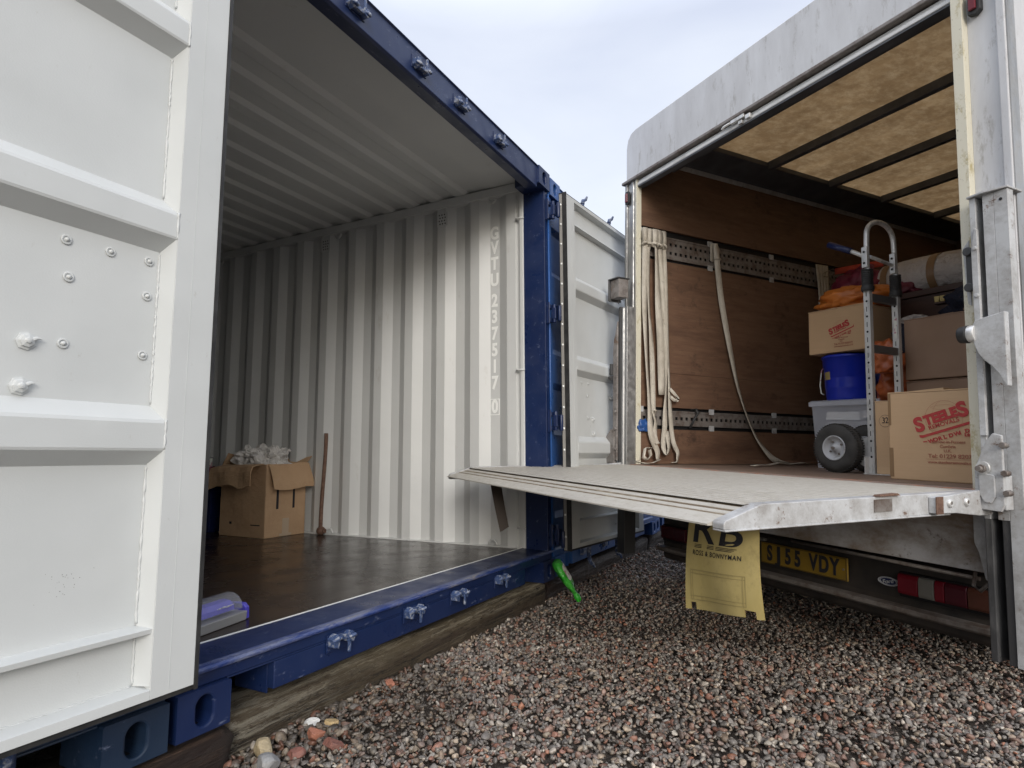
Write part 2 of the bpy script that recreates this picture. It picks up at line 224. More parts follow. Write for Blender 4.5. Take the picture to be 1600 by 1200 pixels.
# ------------------------------------------------------------------ mesh helpers
class MB:
    def __init__(s): s.v = []; s.f = []; s.mi = []; s.sm = []; s.M = Matrix(); s.k = 0; s.smooth = False
    def add(s, vs, fs, k=None, smooth=None):
        n = len(s.v); s.v += [tuple(s.M @ Vector(p)) for p in vs]; s.f += [tuple(i+n for i in f) for f in fs]
        s.mi += [s.k if k is None else k]*len(fs); s.sm += [s.smooth if smooth is None else smooth]*len(fs)
    def box(s, x0, x1, y0, y1, z0, z1, k=None, T=None):
        vs = [(x, y, z) for z in (z0, z1) for y in (y0, y1) for x in (x0, x1)]
        if T is not None: vs = [tuple(T @ Vector(p)) for p in vs]
        s.add(vs, [(0, 2, 3, 1), (4, 5, 7, 6), (0, 1, 5, 4), (2, 6, 7, 3), (0, 4, 6, 2), (1, 3, 7, 5)], k)
    def prism(s, pts, a, b, axis='x', k=None):
        # polygon pts extruded along the axis from a to b; pts are the two other coordinates
        def P(p, t): return {'x': (t, p[0], p[1]), 'y': (p[0], t, p[1]), 'z': (p[0], p[1], t)}[axis]
        n = len(pts); vs = [P(p, a) for p in pts]+[P(p, b) for p in pts]
        fs = [tuple(range(n)), tuple(range(2*n-1, n-1, -1))]+[(i, i+n, (i+1) % n+n, (i+1) % n) for i in range(n)]
        s.add(vs, fs, k)
    def sheet(s, pts, a, b, th, axis='z', k=None, k2=None):
        # thin open profile: pts 2D, th=(dx,dy) shift for the back skin
        n = len(pts)
        def P(p, t): return {'x': (t, p[0], p[1]), 'y': (p[0], t, p[1]), 'z': (p[0], p[1], t)}[axis]
        q = [(p[0]+th[0], p[1]+th[1]) for p in pts]
        vs = [P(p, a) for p in pts]+[P(p, b) for p in pts]+[P(p, a) for p in q]+[P(p, b) for p in q]
        f1 = [(i, i+1, i+1+n, i+n) for i in range(n-1)]; f2 = [(i+2*n, i+3*n, i+1+3*n, i+1+2*n) for i in range(n-1)]
        f3 = [(i, i+2*n, i+1+2*n, i+1) for i in range(n-1)]+[(i+n, i+1+n, i+1+3*n, i+3*n) for i in range(n-1)]+[(0, n, 3*n, 2*n), (n-1, 3*n-1, 4*n-1, 2*n-1)]
        s.add(vs, f1, k); n0 = len(s.v)-len(vs)
        for F, kk in ((f2, k if k2 is None else k2), (f3, k)):
            s.f += [tuple(i+n0 for i in f) for f in F]; s.mi += [s.k if kk is None else kk]*len(F); s.sm += [s.smooth]*len(F)
    def tube(s, path, r, n=12, k=None, caps=True, smooth=True):
        path = [Vector(p) for p in path]; m = len(path); rr = r if isinstance(r, (list, tuple)) else [r]*m
        t0 = (path[1]-path[0]).normalized(); a = Vector((0, 0, 1)) if abs(t0.z) < .9 else Vector((1, 0, 0))
        nrm = (a-t0*a.dot(t0)).normalized(); vs = []
        for i, p in enumerate(path):
            t = (path[min(i+1, m-1)]-path[max(i-1, 0)]).normalized(); nrm = (nrm-t*nrm.dot(t)).normalized(); b = t.cross(nrm)
            vs += [tuple(p+(nrm*math.cos(2*math.pi*j/n)+b*math.sin(2*math.pi*j/n))*rr[i]) for j in range(n)]
        fs = [(i*n+j, i*n+(j+1) % n, (i+1)*n+(j+1) % n, (i+1)*n+j) for i in range(m-1) for j in range(n)]
        s.add(vs, fs, k, smooth)
        if caps:
            n0 = len(s.v)-len(vs)
            s.f += [tuple(n0+j for j in range(n-1, -1, -1)), tuple(n0+(m-1)*n+j for j in range(n))]; s.mi += [s.k if k is None else k]*2; s.sm += [False]*2
    def cyl(s, p, q, r, n=16, k=None): s.tube([p, q], r, n, k)
    def lathe(s, prof, T=None, n=32, k=None, smooth=True):
        # prof (r, z) pairs round z
        T = T or Matrix(); vs = []
        for r, z in prof: vs += [tuple(T @ Vector((r*math.cos(2*math.pi*j/n), r*math.sin(2*math.pi*j/n), z))) for j in range(n)]
        m = len(prof); s.add(vs, [(i*n+j, i*n+(j+1) % n, (i+1)*n+(j+1) % n, (i+1)*n+j) for i in range(m-1) for j in range(n)], k, smooth)
    def ribbon(s, path, wv, th=.004, k=None, smooth=True):
        path = [Vector(p) for p in path]; m = len(path); vs = []
        for i, p in enumerate(path):
            t = (path[min(i+1, m-1)]-path[max(i-1, 0)]).normalized(); w = Vector(wv[i] if isinstance(wv, list) else wv)
            nn = t.cross(w).normalized()*th/2
            vs += [tuple(p-w/2-nn), tuple(p+w/2-nn), tuple(p+w/2+nn), tuple(p-w/2+nn)]
        fs = [(i*4+j, i*4+(j+1) % 4, (i+1)*4+(j+1) % 4, (i+1)*4+j) for i in range(m-1) for j in range(4)]+[(0, 3, 2, 1), (m*4-4, m*4-3, m*4-2, m*4-1)]
        s.add(vs, fs, k, smooth)
    def plate_hole(s, w, h, hw, hh, T, depth=.03, k=None, kin=None, n=28, power=4):
        # rectangle w x h (centred) in the local xy plane with a rounded slot hole, walls running back along -z
        T = T or Matrix(); r1 = []; r2 = []
        for j in range(n):
            a = 2*math.pi*(j+.5)/n; c, si = math.cos(a), math.sin(a)
            q = min(w/2/abs(c) if abs(c) > 1e-6 else 9, h/2/abs(si) if abs(si) > 1e-6 else 9); r1.append((c*q, si*q, 0))
            if hh >= hw:
                st = hh-hw; x = hw*c; y = hw*si+(st if si > 0 else -st)
            else:
                st = hw-hh; y = hh*si; x = hh*c+(st if c > 0 else -st)
            r2.append((x, y, 0))
        # corners
        cs = [(w/2, h/2, 0), (-w/2, h/2, 0), (-w/2, -h/2, 0), (w/2, -h/2, 0)]
        vs = r1+r2+[(x, y, -depth) for x, y, _ in r2]+cs
        fs = []
        for j in range(n):
            j2 = (j+1) % n; fs.append((j, j2, n+j2, n+j))
            a, b = r1[j], r1[j2]
            if abs(a[0]-b[0]) > 1e-6 and abs(a[1]-b[1]) > 1e-6:
                ci = 0 if (a[0] > 0 or b[0] > 0) and (a[1] > 0 or b[1] > 0) else 0
                best = min(range(4), key=lambda q: (Vector(cs[q])-(Vector(a)+Vector(b))/2).length); fs.append((j, 3*n+best, j2))
        s.add([tuple(T @ Vector(v)) for v in vs], fs, k)
        n0 = len(s.v)-len(vs); F = [(n+j, n+(j+1) % n, 2*n+(j+1) % n, 2*n+j) for j in range(n)]+[tuple(range(2*n, 3*n))]
        s.f += [tuple(i+n0 for i in f) for f in F]; kk = s.k if kin is None else kin
        s.mi += [s.k if k is None else k]*(len(F)-1)+[kk]; s.sm += [False]*len(F)
    def text(s, txt, T, size=1, sx=1, k=None, bold=0, align='CENTER', spacing=1, th=.0006):
        cu = bpy.data.curves.new('t', 'FONT'); cu.body = txt; cu.size = size; cu.align_x = align; cu.align_y = 'CENTER'
        cu.offset = bold; cu.space_character = spacing; cu.extrude = th; cu.resolution_u = 6
        ob = bpy.data.objects.new('t', cu); COL.objects.link(ob); dg = bpy.context.evaluated_depsgraph_get(); dg.update()
        me = bpy.data.meshes.new_from_object(ob.evaluated_get(dg)); S = T @ Matrix.Diagonal((sx, 1, 1, 1))
        s.add([tuple(S @ v.co) for v in me.vertices], [tuple(p.vertices) for p in me.polygons], k)
        bpy.data.objects.remove(ob); bpy.data.curves.remove(cu); bpy.data.meshes.remove(me)
    def build(s, name, mats, parent=None, bevel=0, fix=True, seg=2, jit=0, M=None):
        me = bpy.data.meshes.new(name); me.from_pydata(s.v, [], s.f)
        mats = mats if isinstance(mats, (list, tuple)) else [mats]
        for m in mats: me.materials.append(MT[m])
        me.polygons.foreach_set('material_index', s.mi); me.polygons.foreach_set('use_smooth', s.sm)
        if fix:
            bm = bmesh.new(); bm.from_mesh(me); bmesh.ops.recalc_face_normals(bm, faces=bm.faces); bm.to_mesh(me); bm.free()
        o = bpy.data.objects.new(name, me); COL.objects.link(o)
        if parent is not None: o.parent = parent
        elif M is not None: o.matrix_world = M
        if bevel:
            b = o.modifiers.new('bevel', 'BEVEL'); b.width = bevel; b.segments = seg; b.limit_method = 'ANGLE'; b.angle_limit = R(40); b.harden_normals = False
        return o
def thing(name, label, cat, M=None, group=None):
    o = bpy.data.objects.new(name, None); COL.objects.link(o); o.empty_display_size = .1
    if M is not None: o.matrix_world = M
    tag(o, label, cat, group); return o
def tag(o, label, cat, group=None):
    o['label'] = label; o['category'] = cat
    if group: o['group'] = group
    return o
def struct(o, kind='structure'): o['kind'] = kind; return o
TR = Matrix.Translation
def RX(a): return Matrix.Rotation(a, 4, 'X')
def RY(a): return Matrix.Rotation(a, 4, 'Y')
def RZ(a): return Matrix.Rotation(a, 4, 'Z')
def basis(x, y, z, o=(0, 0, 0)):
    M = Matrix((Vector(x), Vector(y), Vector(z))).transposed().to_4x4(); M.translation = o; return M

GZ = -0.13
# ------------------------------------------------------------------ ground
def make_ground():
    b = MB(); n = 60
    xs = [-600, -120, -30, -10]+[-6+i*.25 for i in range(n)]+[12, 30, 120, 600]; ys = [-600, -120, -30, -12]+[-7+i*.25 for i in range(n)]+[12, 30, 120, 600]
    rnd = random.Random(3); V = []
    for y in ys:
        for x in xs: V.append((x, y, GZ-.014+rnd.uniform(-.004, .004)))
    W = len(xs); b.add(V, [(j*W+i, j*W+i+1, (j+1)*W+i+1, (j+1)*W+i) for j in range(len(ys)-1) for i in range(W-1)], 0, True)
    struct(b.build('ground', 'dirt', fix=False))
make_ground()

def make_gravel():
    rs = np.random.RandomState(11)
    # base shapes
    def ico(sub):
        bm = bmesh.new(); bmesh.ops.create_icosphere(bm, subdivisions=sub, radius=1)
        v = np.array([x.co[:] for x in bm.verts]); f = np.array([[y.index for y in x.verts] for x in bm.faces]); bm.free(); return v, f
    cam = np.array([-1.0786, -1.5603])
    zones = [(1.2, 3.1, 5000, 2, .0060, .0210), (3.1, 5.2, 3300, 1, .0078, .0205), (5.2, 9.0, 1000, 1, .010, .022), (9.0, 16, 260, 1, .014, .028)]
    Vs = []; Fs = []; Cs = []; off = 0
    pal = np.array([(.23, .225, .22), (.15, .15, .15), (.31, .30, .275), (.21, .16, .145), (.25, .15, .12), (.27, .125, .09), (.40, .34, .27), (.46, .43, .39), (.31, .245, .19), (.085, .082, .08), (.40, .17, .10), (.62, .60, .56)])
    pr = np.array([.18, .13, .14, .14, .09, .06, .08, .05, .07, .03, .015, .015]); pr /= pr.sum()
    for r0, r1, dens, sub, s0, s1 in zones:
        a0, a1 = R(27.74-(47 if r1 < 4 else 80)), R(27.74+38)
        area = (r1*r1-r0*r0)/2*(a1-a0); n = int(area*dens)
        r = np.sqrt(rs.uniform(r0*r0, r1*r1, n)); a = rs.uniform(a0, a1, n)
        x = cam[0]+r*np.cos(a); y = cam[1]+r*np.sin(a)
        keep = y < 0.075+.02*np.sin(x*5)+.012*np.sin(x*17); x = x[keep]; y = y[keep]; n = len(x)
        base, fc = ico(sub); nv = len(base)
        sz = s0+(s1-s0)*rs.beta(.85, 2.9, n)
        big = rs.uniform(size=n) < .02; sz[big] *= 1.35; near = np.exp(-((.05-y)/.22)**2)*np.clip((1.5-x)/1.2, 0, 1); sz *= 1+.55*near*rs.uniform(0, 1, n)
        sc = np.stack([rs.uniform(.8, 1.35, n), rs.uniform(.7, 1.05, n), rs.uniform(.38, .7, n)], 1)
        P = base[None]*np.ones((n, 1, 1))
        # cut with random planes for angular faces
        for _ in range(7):
            d = rs.normal(size=(n, 3)); d /= np.linalg.norm(d, axis=1)[:, None]; h = rs.uniform(.40, .80, n)
            t = np.einsum('nvk,nk->nv', P, d)-h[:, None]; t = np.clip(t, 0, None); P = P-t[..., None]*d[:, None]
        P += rs.normal(size=P.shape)*.03
        P = P*sc[:, None]*sz[:, None, None]
        q = rs.normal(size=(n, 4)); q[:, 1:3] *= .28; q /= np.linalg.norm(q, axis=1)[:, None]; w_, X, Y, Z = q.T
        Rm = np.stack([1-2*(Y*Y+Z*Z), 2*(X*Y-Z*w_), 2*(X*Z+Y*w_), 2*(X*Y+Z*w_), 1-2*(X*X+Z*Z), 2*(Y*Z-X*w_), 2*(X*Z-Y*w_), 2*(Y*Z+X*w_), 1-2*(X*X+Y*Y)], 1).reshape(n, 3, 3)
        P = np.einsum('nij,nvj->nvi', Rm, P)
        z = GZ-.012+rs.uniform(0, .016, n)+.008*np.sin(x*2.1+y*1.3)
        # a little heap against the sleepers
        z += .006*np.exp(-((0.05-y)/.12)**2)*(.6+.4*np.sin(x*3.3))
        P += np.stack([x, y, z], 1)[:, None]
        Vs.append(P.reshape(-1, 3)); Fs.append((fc[None]+(np.arange(n)*nv)[:, None, None]+off).reshape(-1, 3)); off += n*nv
        c = pal[rs.choice(len(pal), n, p=pr)]; c = c*.80+c.mean(0)*.20; c = c*rs.uniform(.60, 1.06, (n, 1))*np.array([1.05, 1.0, .94])
        # damp, browner patches of fines between the drier stones
        pt = np.sin(x*2.3+1.1*np.sin(y*1.9))*np.sin(y*2.7+.7*np.sin(x*3.1)+1.0); damp = np.clip((pt-.05)/.5, 0, 1)[:, None]
        c = c*(1-.50*damp)*np.array([1, 1-.0, 1])+damp*np.array([.008, .003, -.002]); sz *= 1-.22*damp[:, 0]
        Cs.append(np.repeat(np.concatenate([c, np.ones((n, 1))], 1), nv, axis=0))
    V = np.concatenate(Vs).astype(np.float32); F = np.concatenate(Fs).astype(np.int32); C_ = np.concatenate(Cs).astype(np.float32)
    me = bpy.data.meshes.new('gravel'); me.vertices.add(len(V)); me.vertices.foreach_set('co', V.ravel())
    me.loops.add(F.size); me.loops.foreach_set('vertex_index', F.ravel()); me.polygons.add(len(F))
    me.polygons.foreach_set('loop_start', np.arange(0, F.size, 3, dtype=np.int32)); me.polygons.foreach_set('loop_total', np.full(len(F), 3, dtype=np.int32))
    at = me.attributes.new('stone', 'FLOAT_COLOR', 'POINT'); at.data.foreach_set('color', C_.ravel())
    me.materials.append(MT['stone']); me.update(calc_edges=True)
    o = bpy.data.objects.new('gravel', me); COL.objects.link(o); o['kind'] = 'stuff'; tag(o, 'wet multi coloured gravel chippings covering the yard', 'gravel'); print('gravel faces', len(F))
make_gravel()

# ------------------------------------------------------------------ shipping containers
W_, L_, H_ = 2.438, 6.058, 2.591
def casting(parent, x, y, z, paint, ends):
    # x,y,z = outer corner; ends = signs pointing inwards
    b = MB(); sx, sy, sz = ends; wx, wy, wz = .162, .178, .118
    cx, cy, cz = x+sx*wx/2, y+sy*wy/2, z+sz*wz/2
    b.plate_hole(wx, wz, .026, .040, basis((1, 0, 0), (0, 0, 1), (0, sy*-1, 0), (cx, y, cz)), .10, 0, 1)
    b.plate_hole(wy, wz, .040, .026, basis((0, 1, 0), (0, 0, 1), (sx*-1, 0, 0), (x, cy, cz)), .03, 0, 1)
    b.plate_hole(wx, wy, .032, .062, basis((1, 0, 0), (0, 1, 0), (0, 0, sz*-1), (cx, cy, z)), .02, 0, 1)
    x1, y1, z1 = x+sx*wx, y+sy*wy, z+sz*wz; x0, y0, z0 = x, y, z
    b.add([(x0, y0, z1), (x1, y0, z1), (x1, y1, z1), (x0, y1, z1)], [(0, 1, 2, 3)]); b.add([(x1, y0, z0), (x1, y1, z0), (x1, y1, z1), (x1, y0, z1)], [(0, 1, 2, 3)])
    b.add([(x0, y1, z0), (x1, y1, z0), (x1, y1, z1), (x0, y1, z1)], [(0, 1, 2, 3)])
    bm_o = b.build('corner_casting', [paint, 'black'], parent, fix=False)  # black hole ends stand in for the dark inside the casting
    bm = bmesh.new(); bm.from_mesh(bm_o.data); bmesh.ops.remove_doubles(bm, verts=bm.verts, dist=.0004); bmesh.ops.recalc_face_normals(bm, faces=bm.faces); bm.to_mesh(bm_o.data); bm.free()
    bv = bm_o.modifiers.new('bevel', 'BEVEL'); bv.width = .006; bv.segments = 2; bv.limit_method = 'ANGLE'; bv.angle_limit = R(50)
    return bm_o
def wall_profile(y0, y1, xin, xout):
    # corrugated profile along y
    pts = []; p = .278; k = math.floor((y0-.585)/p)-1
    while True:
        s = .515+k*p
        for yy, xx in ((s, xin), (s+.070, xin), (s+.138, xout), (s+.210, xout)):
            if y0 <= yy <= y1: pts.append((xx, yy))
        if s > y1: break
        k += 1
    return pts
def keeper(b, x, z, up):
    # forged cam keeper on the sill or header face (front plane y=0.018), up=-1 for the header (mirrored)
    T = TR((x, .018, z)) @ Matrix.Diagonal((1, 1, up, 1))
    o = b.M; b.M = T
    b.box(-.055, .055, -.006, 0, -.030, .030, 1)
    b.prism([(-.052, -.008), (-.030, -.014), (-.020, .022), (-.034, .034), (-.054, .020)], -.038, -.006, 'y')
    b.prism([(.020, -.004), (.050, -.010), (.058, .014), (.040, .030), (.022, .020)], -.034, -.006, 'y')
    b.prism([(-.030, .008), (.025, .006), (.020, .022), (-.024, .026)], -.030, -.006, 'y')
    b.box(.022, .034, -.034, -.026, -.040, 0)
    b.tube([(-.052, -.030, .012), (-.040, -.044, .022), (-.022, -.040, .020)], .008, 8)
    b.tube([(.028, -.030, .010), (.044, -.042, .016), (.056, -.032, .010)], .007, 8)
    b.M = o
def container(X0, name, label, paint, opened, Y0=0.0, inner='white'):
    root = thing(name, label, 'container', TR((X0, Y0, 0)), 'shipping containers standing side by side')
    for x, sx in ((0, 1), (W_, -1)):
        for y, sy in ((0, 1), (L_, -1)):
            for z, sz in ((0, 1), (H_, -1)): casting(root, x, y, z, paint, (sx, sy, sz))
    for s in (0, 1):
        mx = (lambda x: x) if s else (lambda x: W_-x)
        b = MB()     # front corner post, J section, blue
        P = [(2.389, .020), (2.434, .020), (2.434, .160), (2.389, .171)]
        b.prism([(mx(x), y) for x, y in P], .119, H_-.119, 'z')
        b.prism([(mx(2.434), .030), (mx(2.452 if opened else 2.446), .040), (mx(2.434), .060)], .15, 2.45, 'z')
        if not opened: pass
        b.build('corner_post', paint, root, .002)
        b = MB(); q = [(2.389, .1715), (2.380, .176), (2.380, .196), (2.408, .204), (2.408, .228), (2.395, .236), (2.395, .305)]
        b.sheet([(mx(x), y) for x, y in q], .16, 2.52, (.004 if s else -.004, 0))
        b.tube([(mx(2.410), .244, .165), (mx(2.4), .243, 2.5)], .0035, 6)
        b.build('post_lining', inner, root)
        if opened:
            for z in (.298, 1.294, 2.308):
                bb = MB(); bb.tube([(mx(2.384), .168, z), (mx(2.374), .180, z), (mx(2.374), .222, z), (mx(2.40), .226, z)], .0065, 8); bb.build('lashing_bar', inner, root)
        b = MB()
        prof = [(2.395, .303)]+[p for p in wall_profile(.304, 5.75, 2.395, 2.431)]+[(2.395, 5.80), (2.395, 5.93)]
        b.sheet([(mx(x), y) for x, y in prof], .165, 2.512, (.0045 if s else -.0045, 0), 'z', 0, 1)
        b.build('side_wall', [inner, paint], root)
        b = MB(); b.prism([(mx(2.378), 2.505), (mx(2.434), 2.505), (mx(2.434), 2.585), (mx(2.420), 2.585), (mx(2.378), 2.5605)], .176, L_-.178, 'y'); b.build('top_side_rail', inner, root, .003)
        b = MB(); b.prism([(mx(2.383), .1705), (mx(2.4305), .1705), (mx(2.4305), .176), (mx(2.388), .178), (mx(2.383), .176)], .24, 5.93, 'y'); b.build('floor_trim', inner, root)
        b = MB(); b.prism([(mx(2.388), .030), (mx(2.434), .030), (mx(2.434), .170), (mx(2.388), .166)], .178, L_-.178, 'y'); b.build('bottom_side_rail', paint, root, .003)
        b = MB(); b.box(mx(2.38), mx(2.434), 5.93, 6.04, .119, 2.47); b.build('corner_post', paint, root, .003)
    # back wall
    b = MB(); pts = []
    for k in range(9):
        s0 = .06+k*.26
        pts += [(s0, 5.98), (s0+.07, 5.98), (s0+.13, 6.02), (s0+.19, 6.02)]
    b.sheet(pts, .165, 2.52, (0, .004), 'z', 0, 1); b.build('back_wall', [inner, paint], root)
    b = MB(); b.box(.162, W_-.162, 5.95, 6.04, 2.45, 2.585); b.build('back_header', paint, root, .003)
    b = MB(); b.box(.162, W_-.162, 5.95, 6.04, .03, .168); b.build('back_sill', paint, root, .003)
    # roof: flat plate behind the header then ribs running across
    b = MB(); pts = [(.095, 2.566), (.418, 2.566), (.4185, 2.571), (.55, 2.578)]; y = .60
    while y < 5.85:
        pts += [(y, 2.580), (y+.030, 2.561), (y+.095, 2.561), (y+.125, 2.580)]; y += .212
    pts += [(5.96, 2.580)]
    b.sheet(pts, .0185, W_-.0185, (0, .003), 'x', 0, 1); b.box(.0185, W_-.0185, .090, .0960, 2.55, 2.584, 0); b.build('roof_panel', [inner, paint], root)
    # sill and header
    if opened:
        b = MB(); b.prism([(.0185, .152), (.006, .156), (.004, .164), (.012, .1695), (.040, .1715), (.0295, .1665)], 0.0, W_, 'x'); b.build('sill_lip', 'scuff', root, .002)
    b = MB(); b.prism([(.019, .1190), (.019, .154), (.030, .166), (.150, .176), (.192, .178), (.192, .1190)], 0.0, W_, 'x'); b.box(.1625, W_-.1625, .0195, .19, .1125, .1188)
    b.prism([(.02, .030), (.02, .1122), (.05, .1122), (.05, .030)], .330, W_-.365, 'x')
    b.box(.330, .336, .0505, .20, .012, .112); b.box(W_-.371, W_-.365, .0505, .20, .012, .112)
    b.build('door_sill', paint, root, .003)
    if opened:
        pass
        b = MB(); b.box(.05, W_-.05, .1925, .205, .160, .1775); b.build('sill_edge_strip', 'letter', root)
    b = MB(); b.prism([(.016, 2.447), (.030, 2.440), (.094, 2.446), (.094, 2.585), (.030, 2.585), (.008, 2.591), (.006, 2.585), (.016, 2.580)], .162, W_-.162, 'x'); b.build('door_header', paint, root, .003)
    # floor
    b = MB(); b.box(.05, W_-.05, .206, 5.97, .140, .170); b.build('floor_board', 'ply', root)
    b = MB()
    for k in range(18): b.box(.10, W_-.10, .45+k*.3, .50+k*.3, .03, .138)
    b.build('floor_cross_members', paint, root)
    if opened:
        for x in (.60, 1.02, 1.36, 1.765):
            for z, up in ((.106, 1), (2.512, -1)):
                b = MB(); keeper(b, x, z, up); b.build('cam_keeper', ['cast', paint], root, .002)
        for yy in (.405, 1.80, 3.19, 4.58):
            for z, up in ((2.492, -1), (.180, 1)):
                for s in (0, 1):
                    xx = 2.405 if s else W_-2.405; dx = -.022 if s else .022
                    b = MB(); b.tube([(xx+dx*1.0, yy+.027*math.cos(a), z+up*(.004+.030*math.sin(a))) for a in [math.pi*j/10 for j in range(11)]], .0070, 8); b.build('lashing_ring', inner, root)
        for yy in (.825, 1.945, 4.6):      # vents
            b = MB(); b.box(2.391, 2.3945, yy-.052, yy+.040, 2.375, 2.475, 0)
            for i in range(3):
                for j in range(4):
                    zz = 2.392+j*.022; y_ = yy-.030+i*.022+(j % 2)*.006
                    b.cyl((2.3905, y_, zz), (2.3912, y_, zz), .0055, 8, 1)
            b.build('vent', [inner, 'black'], root)
        # container number, painted down the first outer flat of the wall
        b = MB(); zs = [2.258, 2.156, 2.044, 1.930, 1.786, 1.675, 1.560, 1.448, 1.337, 1.226, 1.068]
        for ch, z in zip('GVTU2375170', zs):
            b.text(ch, basis((0, -1, 0), (0, 0, 1), (-1, 0, 0), (2.4298, .415, z)), .120, .76, 0, .0042)
        for a in ((-.036, -.031), (.031, .036)): b.box(2.4288, 2.4302, .415+a[0], .415+a[1], 1.068-.054, 1.068+.054)
        for a in ((-.054, -.049), (.049, .054)): b.box(2.4288, 2.4302, .415-.0308, .415+.0308, 1.068+a[0], 1.068+a[1])
        b.build('container_number', 'letter', root, fix=False)
    return root

def door(parent, M, mirror, closed=False, paint='navy'):
    """Door leaf built from the hinge outwards; seen (inner) face at y=0 looking along +y. x grows away from the hinge."""
    S = Matrix.Diagonal((-1 if mirror else 1, 1, 1, 1))
    d = bpy.data.objects.new('door', None)
    Lw, z0, z1 = 1.155, .176, 2.452
    inner = 'doorwhite'
    b = MB(); b.M = M @ S
    b.box(.0, .112, 0, .048, z0, z1, 0)                         # hinge stile
    b.box(Lw-.085, Lw, 0, .048, z0, z1, 0)                      # free stile
    # pressed panel between the stiles, profile (y, z)
    fy, py = .0, .043
    prof = [(.0, z0), (.001, z0+.022), (py, z0+.030), (py, .322), (.006, .326), (.004, .338), (py, .344)]
    for a, c in ((.760, .835), (1.300, 1.370), (1.837, 1.906)):
        prof += [(py, a-.034), (.004, a), (.002, a+.006), (.002, c-.008), (.005, c), (py, c+.036)]
    prof += [(py, 2.270), (.004, 2.276), (.006, 2.288), (py, 2.294), (py, z1-.030), (.001, z1-.022), (.0, z1)]
    b.sheet(prof, .1121, Lw-.0851, (.012, 0), 'x', 0, 0)
    b.box(.1121, Lw-.0851, .0125, .047, z0, z0+.02, 0); b.box(.112, Lw-.085, .0125, .047, z1-.02, z1, 0)
    # fillet strip by the hinge stile and weld beads
    b.prism([(.1122, .002), (.1122, .042), (.130, .042)], z0+.03, z1-.03, 'z')
    o = b.build('door', [inner], parent, .0035)
    rw = random.Random(4 if mirror else 8)
    def bead(p, q, r0=.0032):
        L_ = (Vector(q)-Vector(p)).length; m_ = int(L_/.007); pts_ = [Vector(p)+(Vector(q)-Vector(p))*i_/m_+Vector((rw.uniform(-.0008, .0008), rw.uniform(-.0005, .0005), rw.uniform(-.0008, .0008))) for i_ in range(m_+1)]
        b.tube(pts_, [r0*rw.uniform(.5, 1.35) for _ in pts_], 5)
    b = MB(); b.M = M @ S
    zc = [z0+.030, .322, .346, .724, .873, 1.264, 1.408, 1.801, 1.944, 2.268, 2.296, z1-.032]
    for i_ in range(0, 12, 2): bead((.131, .0415, zc[i_]+.004), (.131, .0415, zc[i_+1]-.004)); bead((Lw-.087, .0415, zc[i_]+.004), (Lw-.087, .0415, zc[i_+1]-.004))
    for z_ in (.3225, .343, z0+.0305): bead((.133, .0425, z_), (Lw-.09, .0425, z_), .0022)
    for z_ in (.80, 1.335, 1.87): bead((.1125, .0015, z_-.036), (.1125, .0015, z_+.036), .0030)
    b.build('weld_bead', inner, o)
    b = MB(); b.M = M @ S; b.box(.0655, .0665, -.0006, .0002, z0+.01, z1-.01); b.build('stile_seam', inner, o)
    b = MB(); b.M = M @ S
    for _ in range(26): 
        x_, z_ = rw.gauss(.30, .022), rw.gauss(.475, .020); e_ = rw.uniform(.0004, .0012); b.box(x_, x_+e_, .0424, .0429, z_, z_+e_)
    b.build('dirt_specks', 'rubber', o)
    root = o
    b = MB(); b.M = M @ S; b.box(.11, Lw-.08, .0485, .0505, z0, z1); b.box(0, .1099, .0485, .0505, z0, z1); b.box(Lw-.0799, Lw, .0485, .0505, z0, z1); b.build('outer_skin', paint, root)
    b = MB(); b.M = M @ S
    b.box(-.010, -.0005, -.003, .050, z0-.012, z1+.010, 0); b.box(Lw+.0005, Lw+.010, .004, .050, z0-.012, z1+.010, 0)
    b.box(-.0004, Lw, .008, .046, z0-.014, z0-.0005, 0); b.box(-.0004, Lw, .008, .046, z1+.0005, z1+.012, 0)
    b.build('gasket', 'rubber', root)
    pts = [(.335, 1.148), (.335, .996), (.158, .995), (.157, 1.145), (.345, 1.232), (.250, 1.232), (.157, 1.235), (.72, 1.16), (.86, 1.16), (.62, .62), (.66, .62), (.74, .26), (.78, .26)]
    for x, z in pts:
        b = MB(); b.M = M @ S; b.lathe([(0, 0), (.0115, 0), (.0118, .0022), (.0108, .003), (.0072, .0032), (.0068, .001), (.0052, .0012), (.0048, .0065), (0, .0075)], TR((x, .0425, z)) @ RX(R(90)), 16)
        b.build('rivet', inner, root)
    for x, z in ((.405, .990), (.410, .893), (.70, 1.16), (.74, 1.16)):
        b = MB(); b.M = M @ S; b.lathe([(0, 0), (.020, 0), (.020, .003), (.015, .004), (.014, .010), (.007, .012), (.0055, .016), (0, .017)], TR((x, .0425, z)) @ RX(R(90)), 7, smooth=False)
        b.tube([(x-.010, .036, z+.004), (x-.018, .034, z+.008), (x-.024, .031, z+.007)], [.006, .004, .001], 6); b.build('bolt', inner, root, .002)
    # locking bars on the outside
    for x in (.36, .80):
        b = MB(); b.M = M @ S; b.tube([(x, .066, .07), (x, .066, 2.52)], .0135, 12)
        for z in (.07, 2.52):
            b.tube([(x, .066, z), (x+.01, .064, z+(-.03 if z < 1 else .03)), (x+.035, .055, z+(-.045 if z < 1 else .045)), (x+.028, .040, z+(-.062 if z < 1 else .062))], [.016, .014, .011, .006], 10)
        for z in (.35, 1.0, 1.9, 2.3): b.box(x-.04, x+.04, .0515, .068, z-.02, z+.02)
        b.build('locking_bar', 'cast', root)
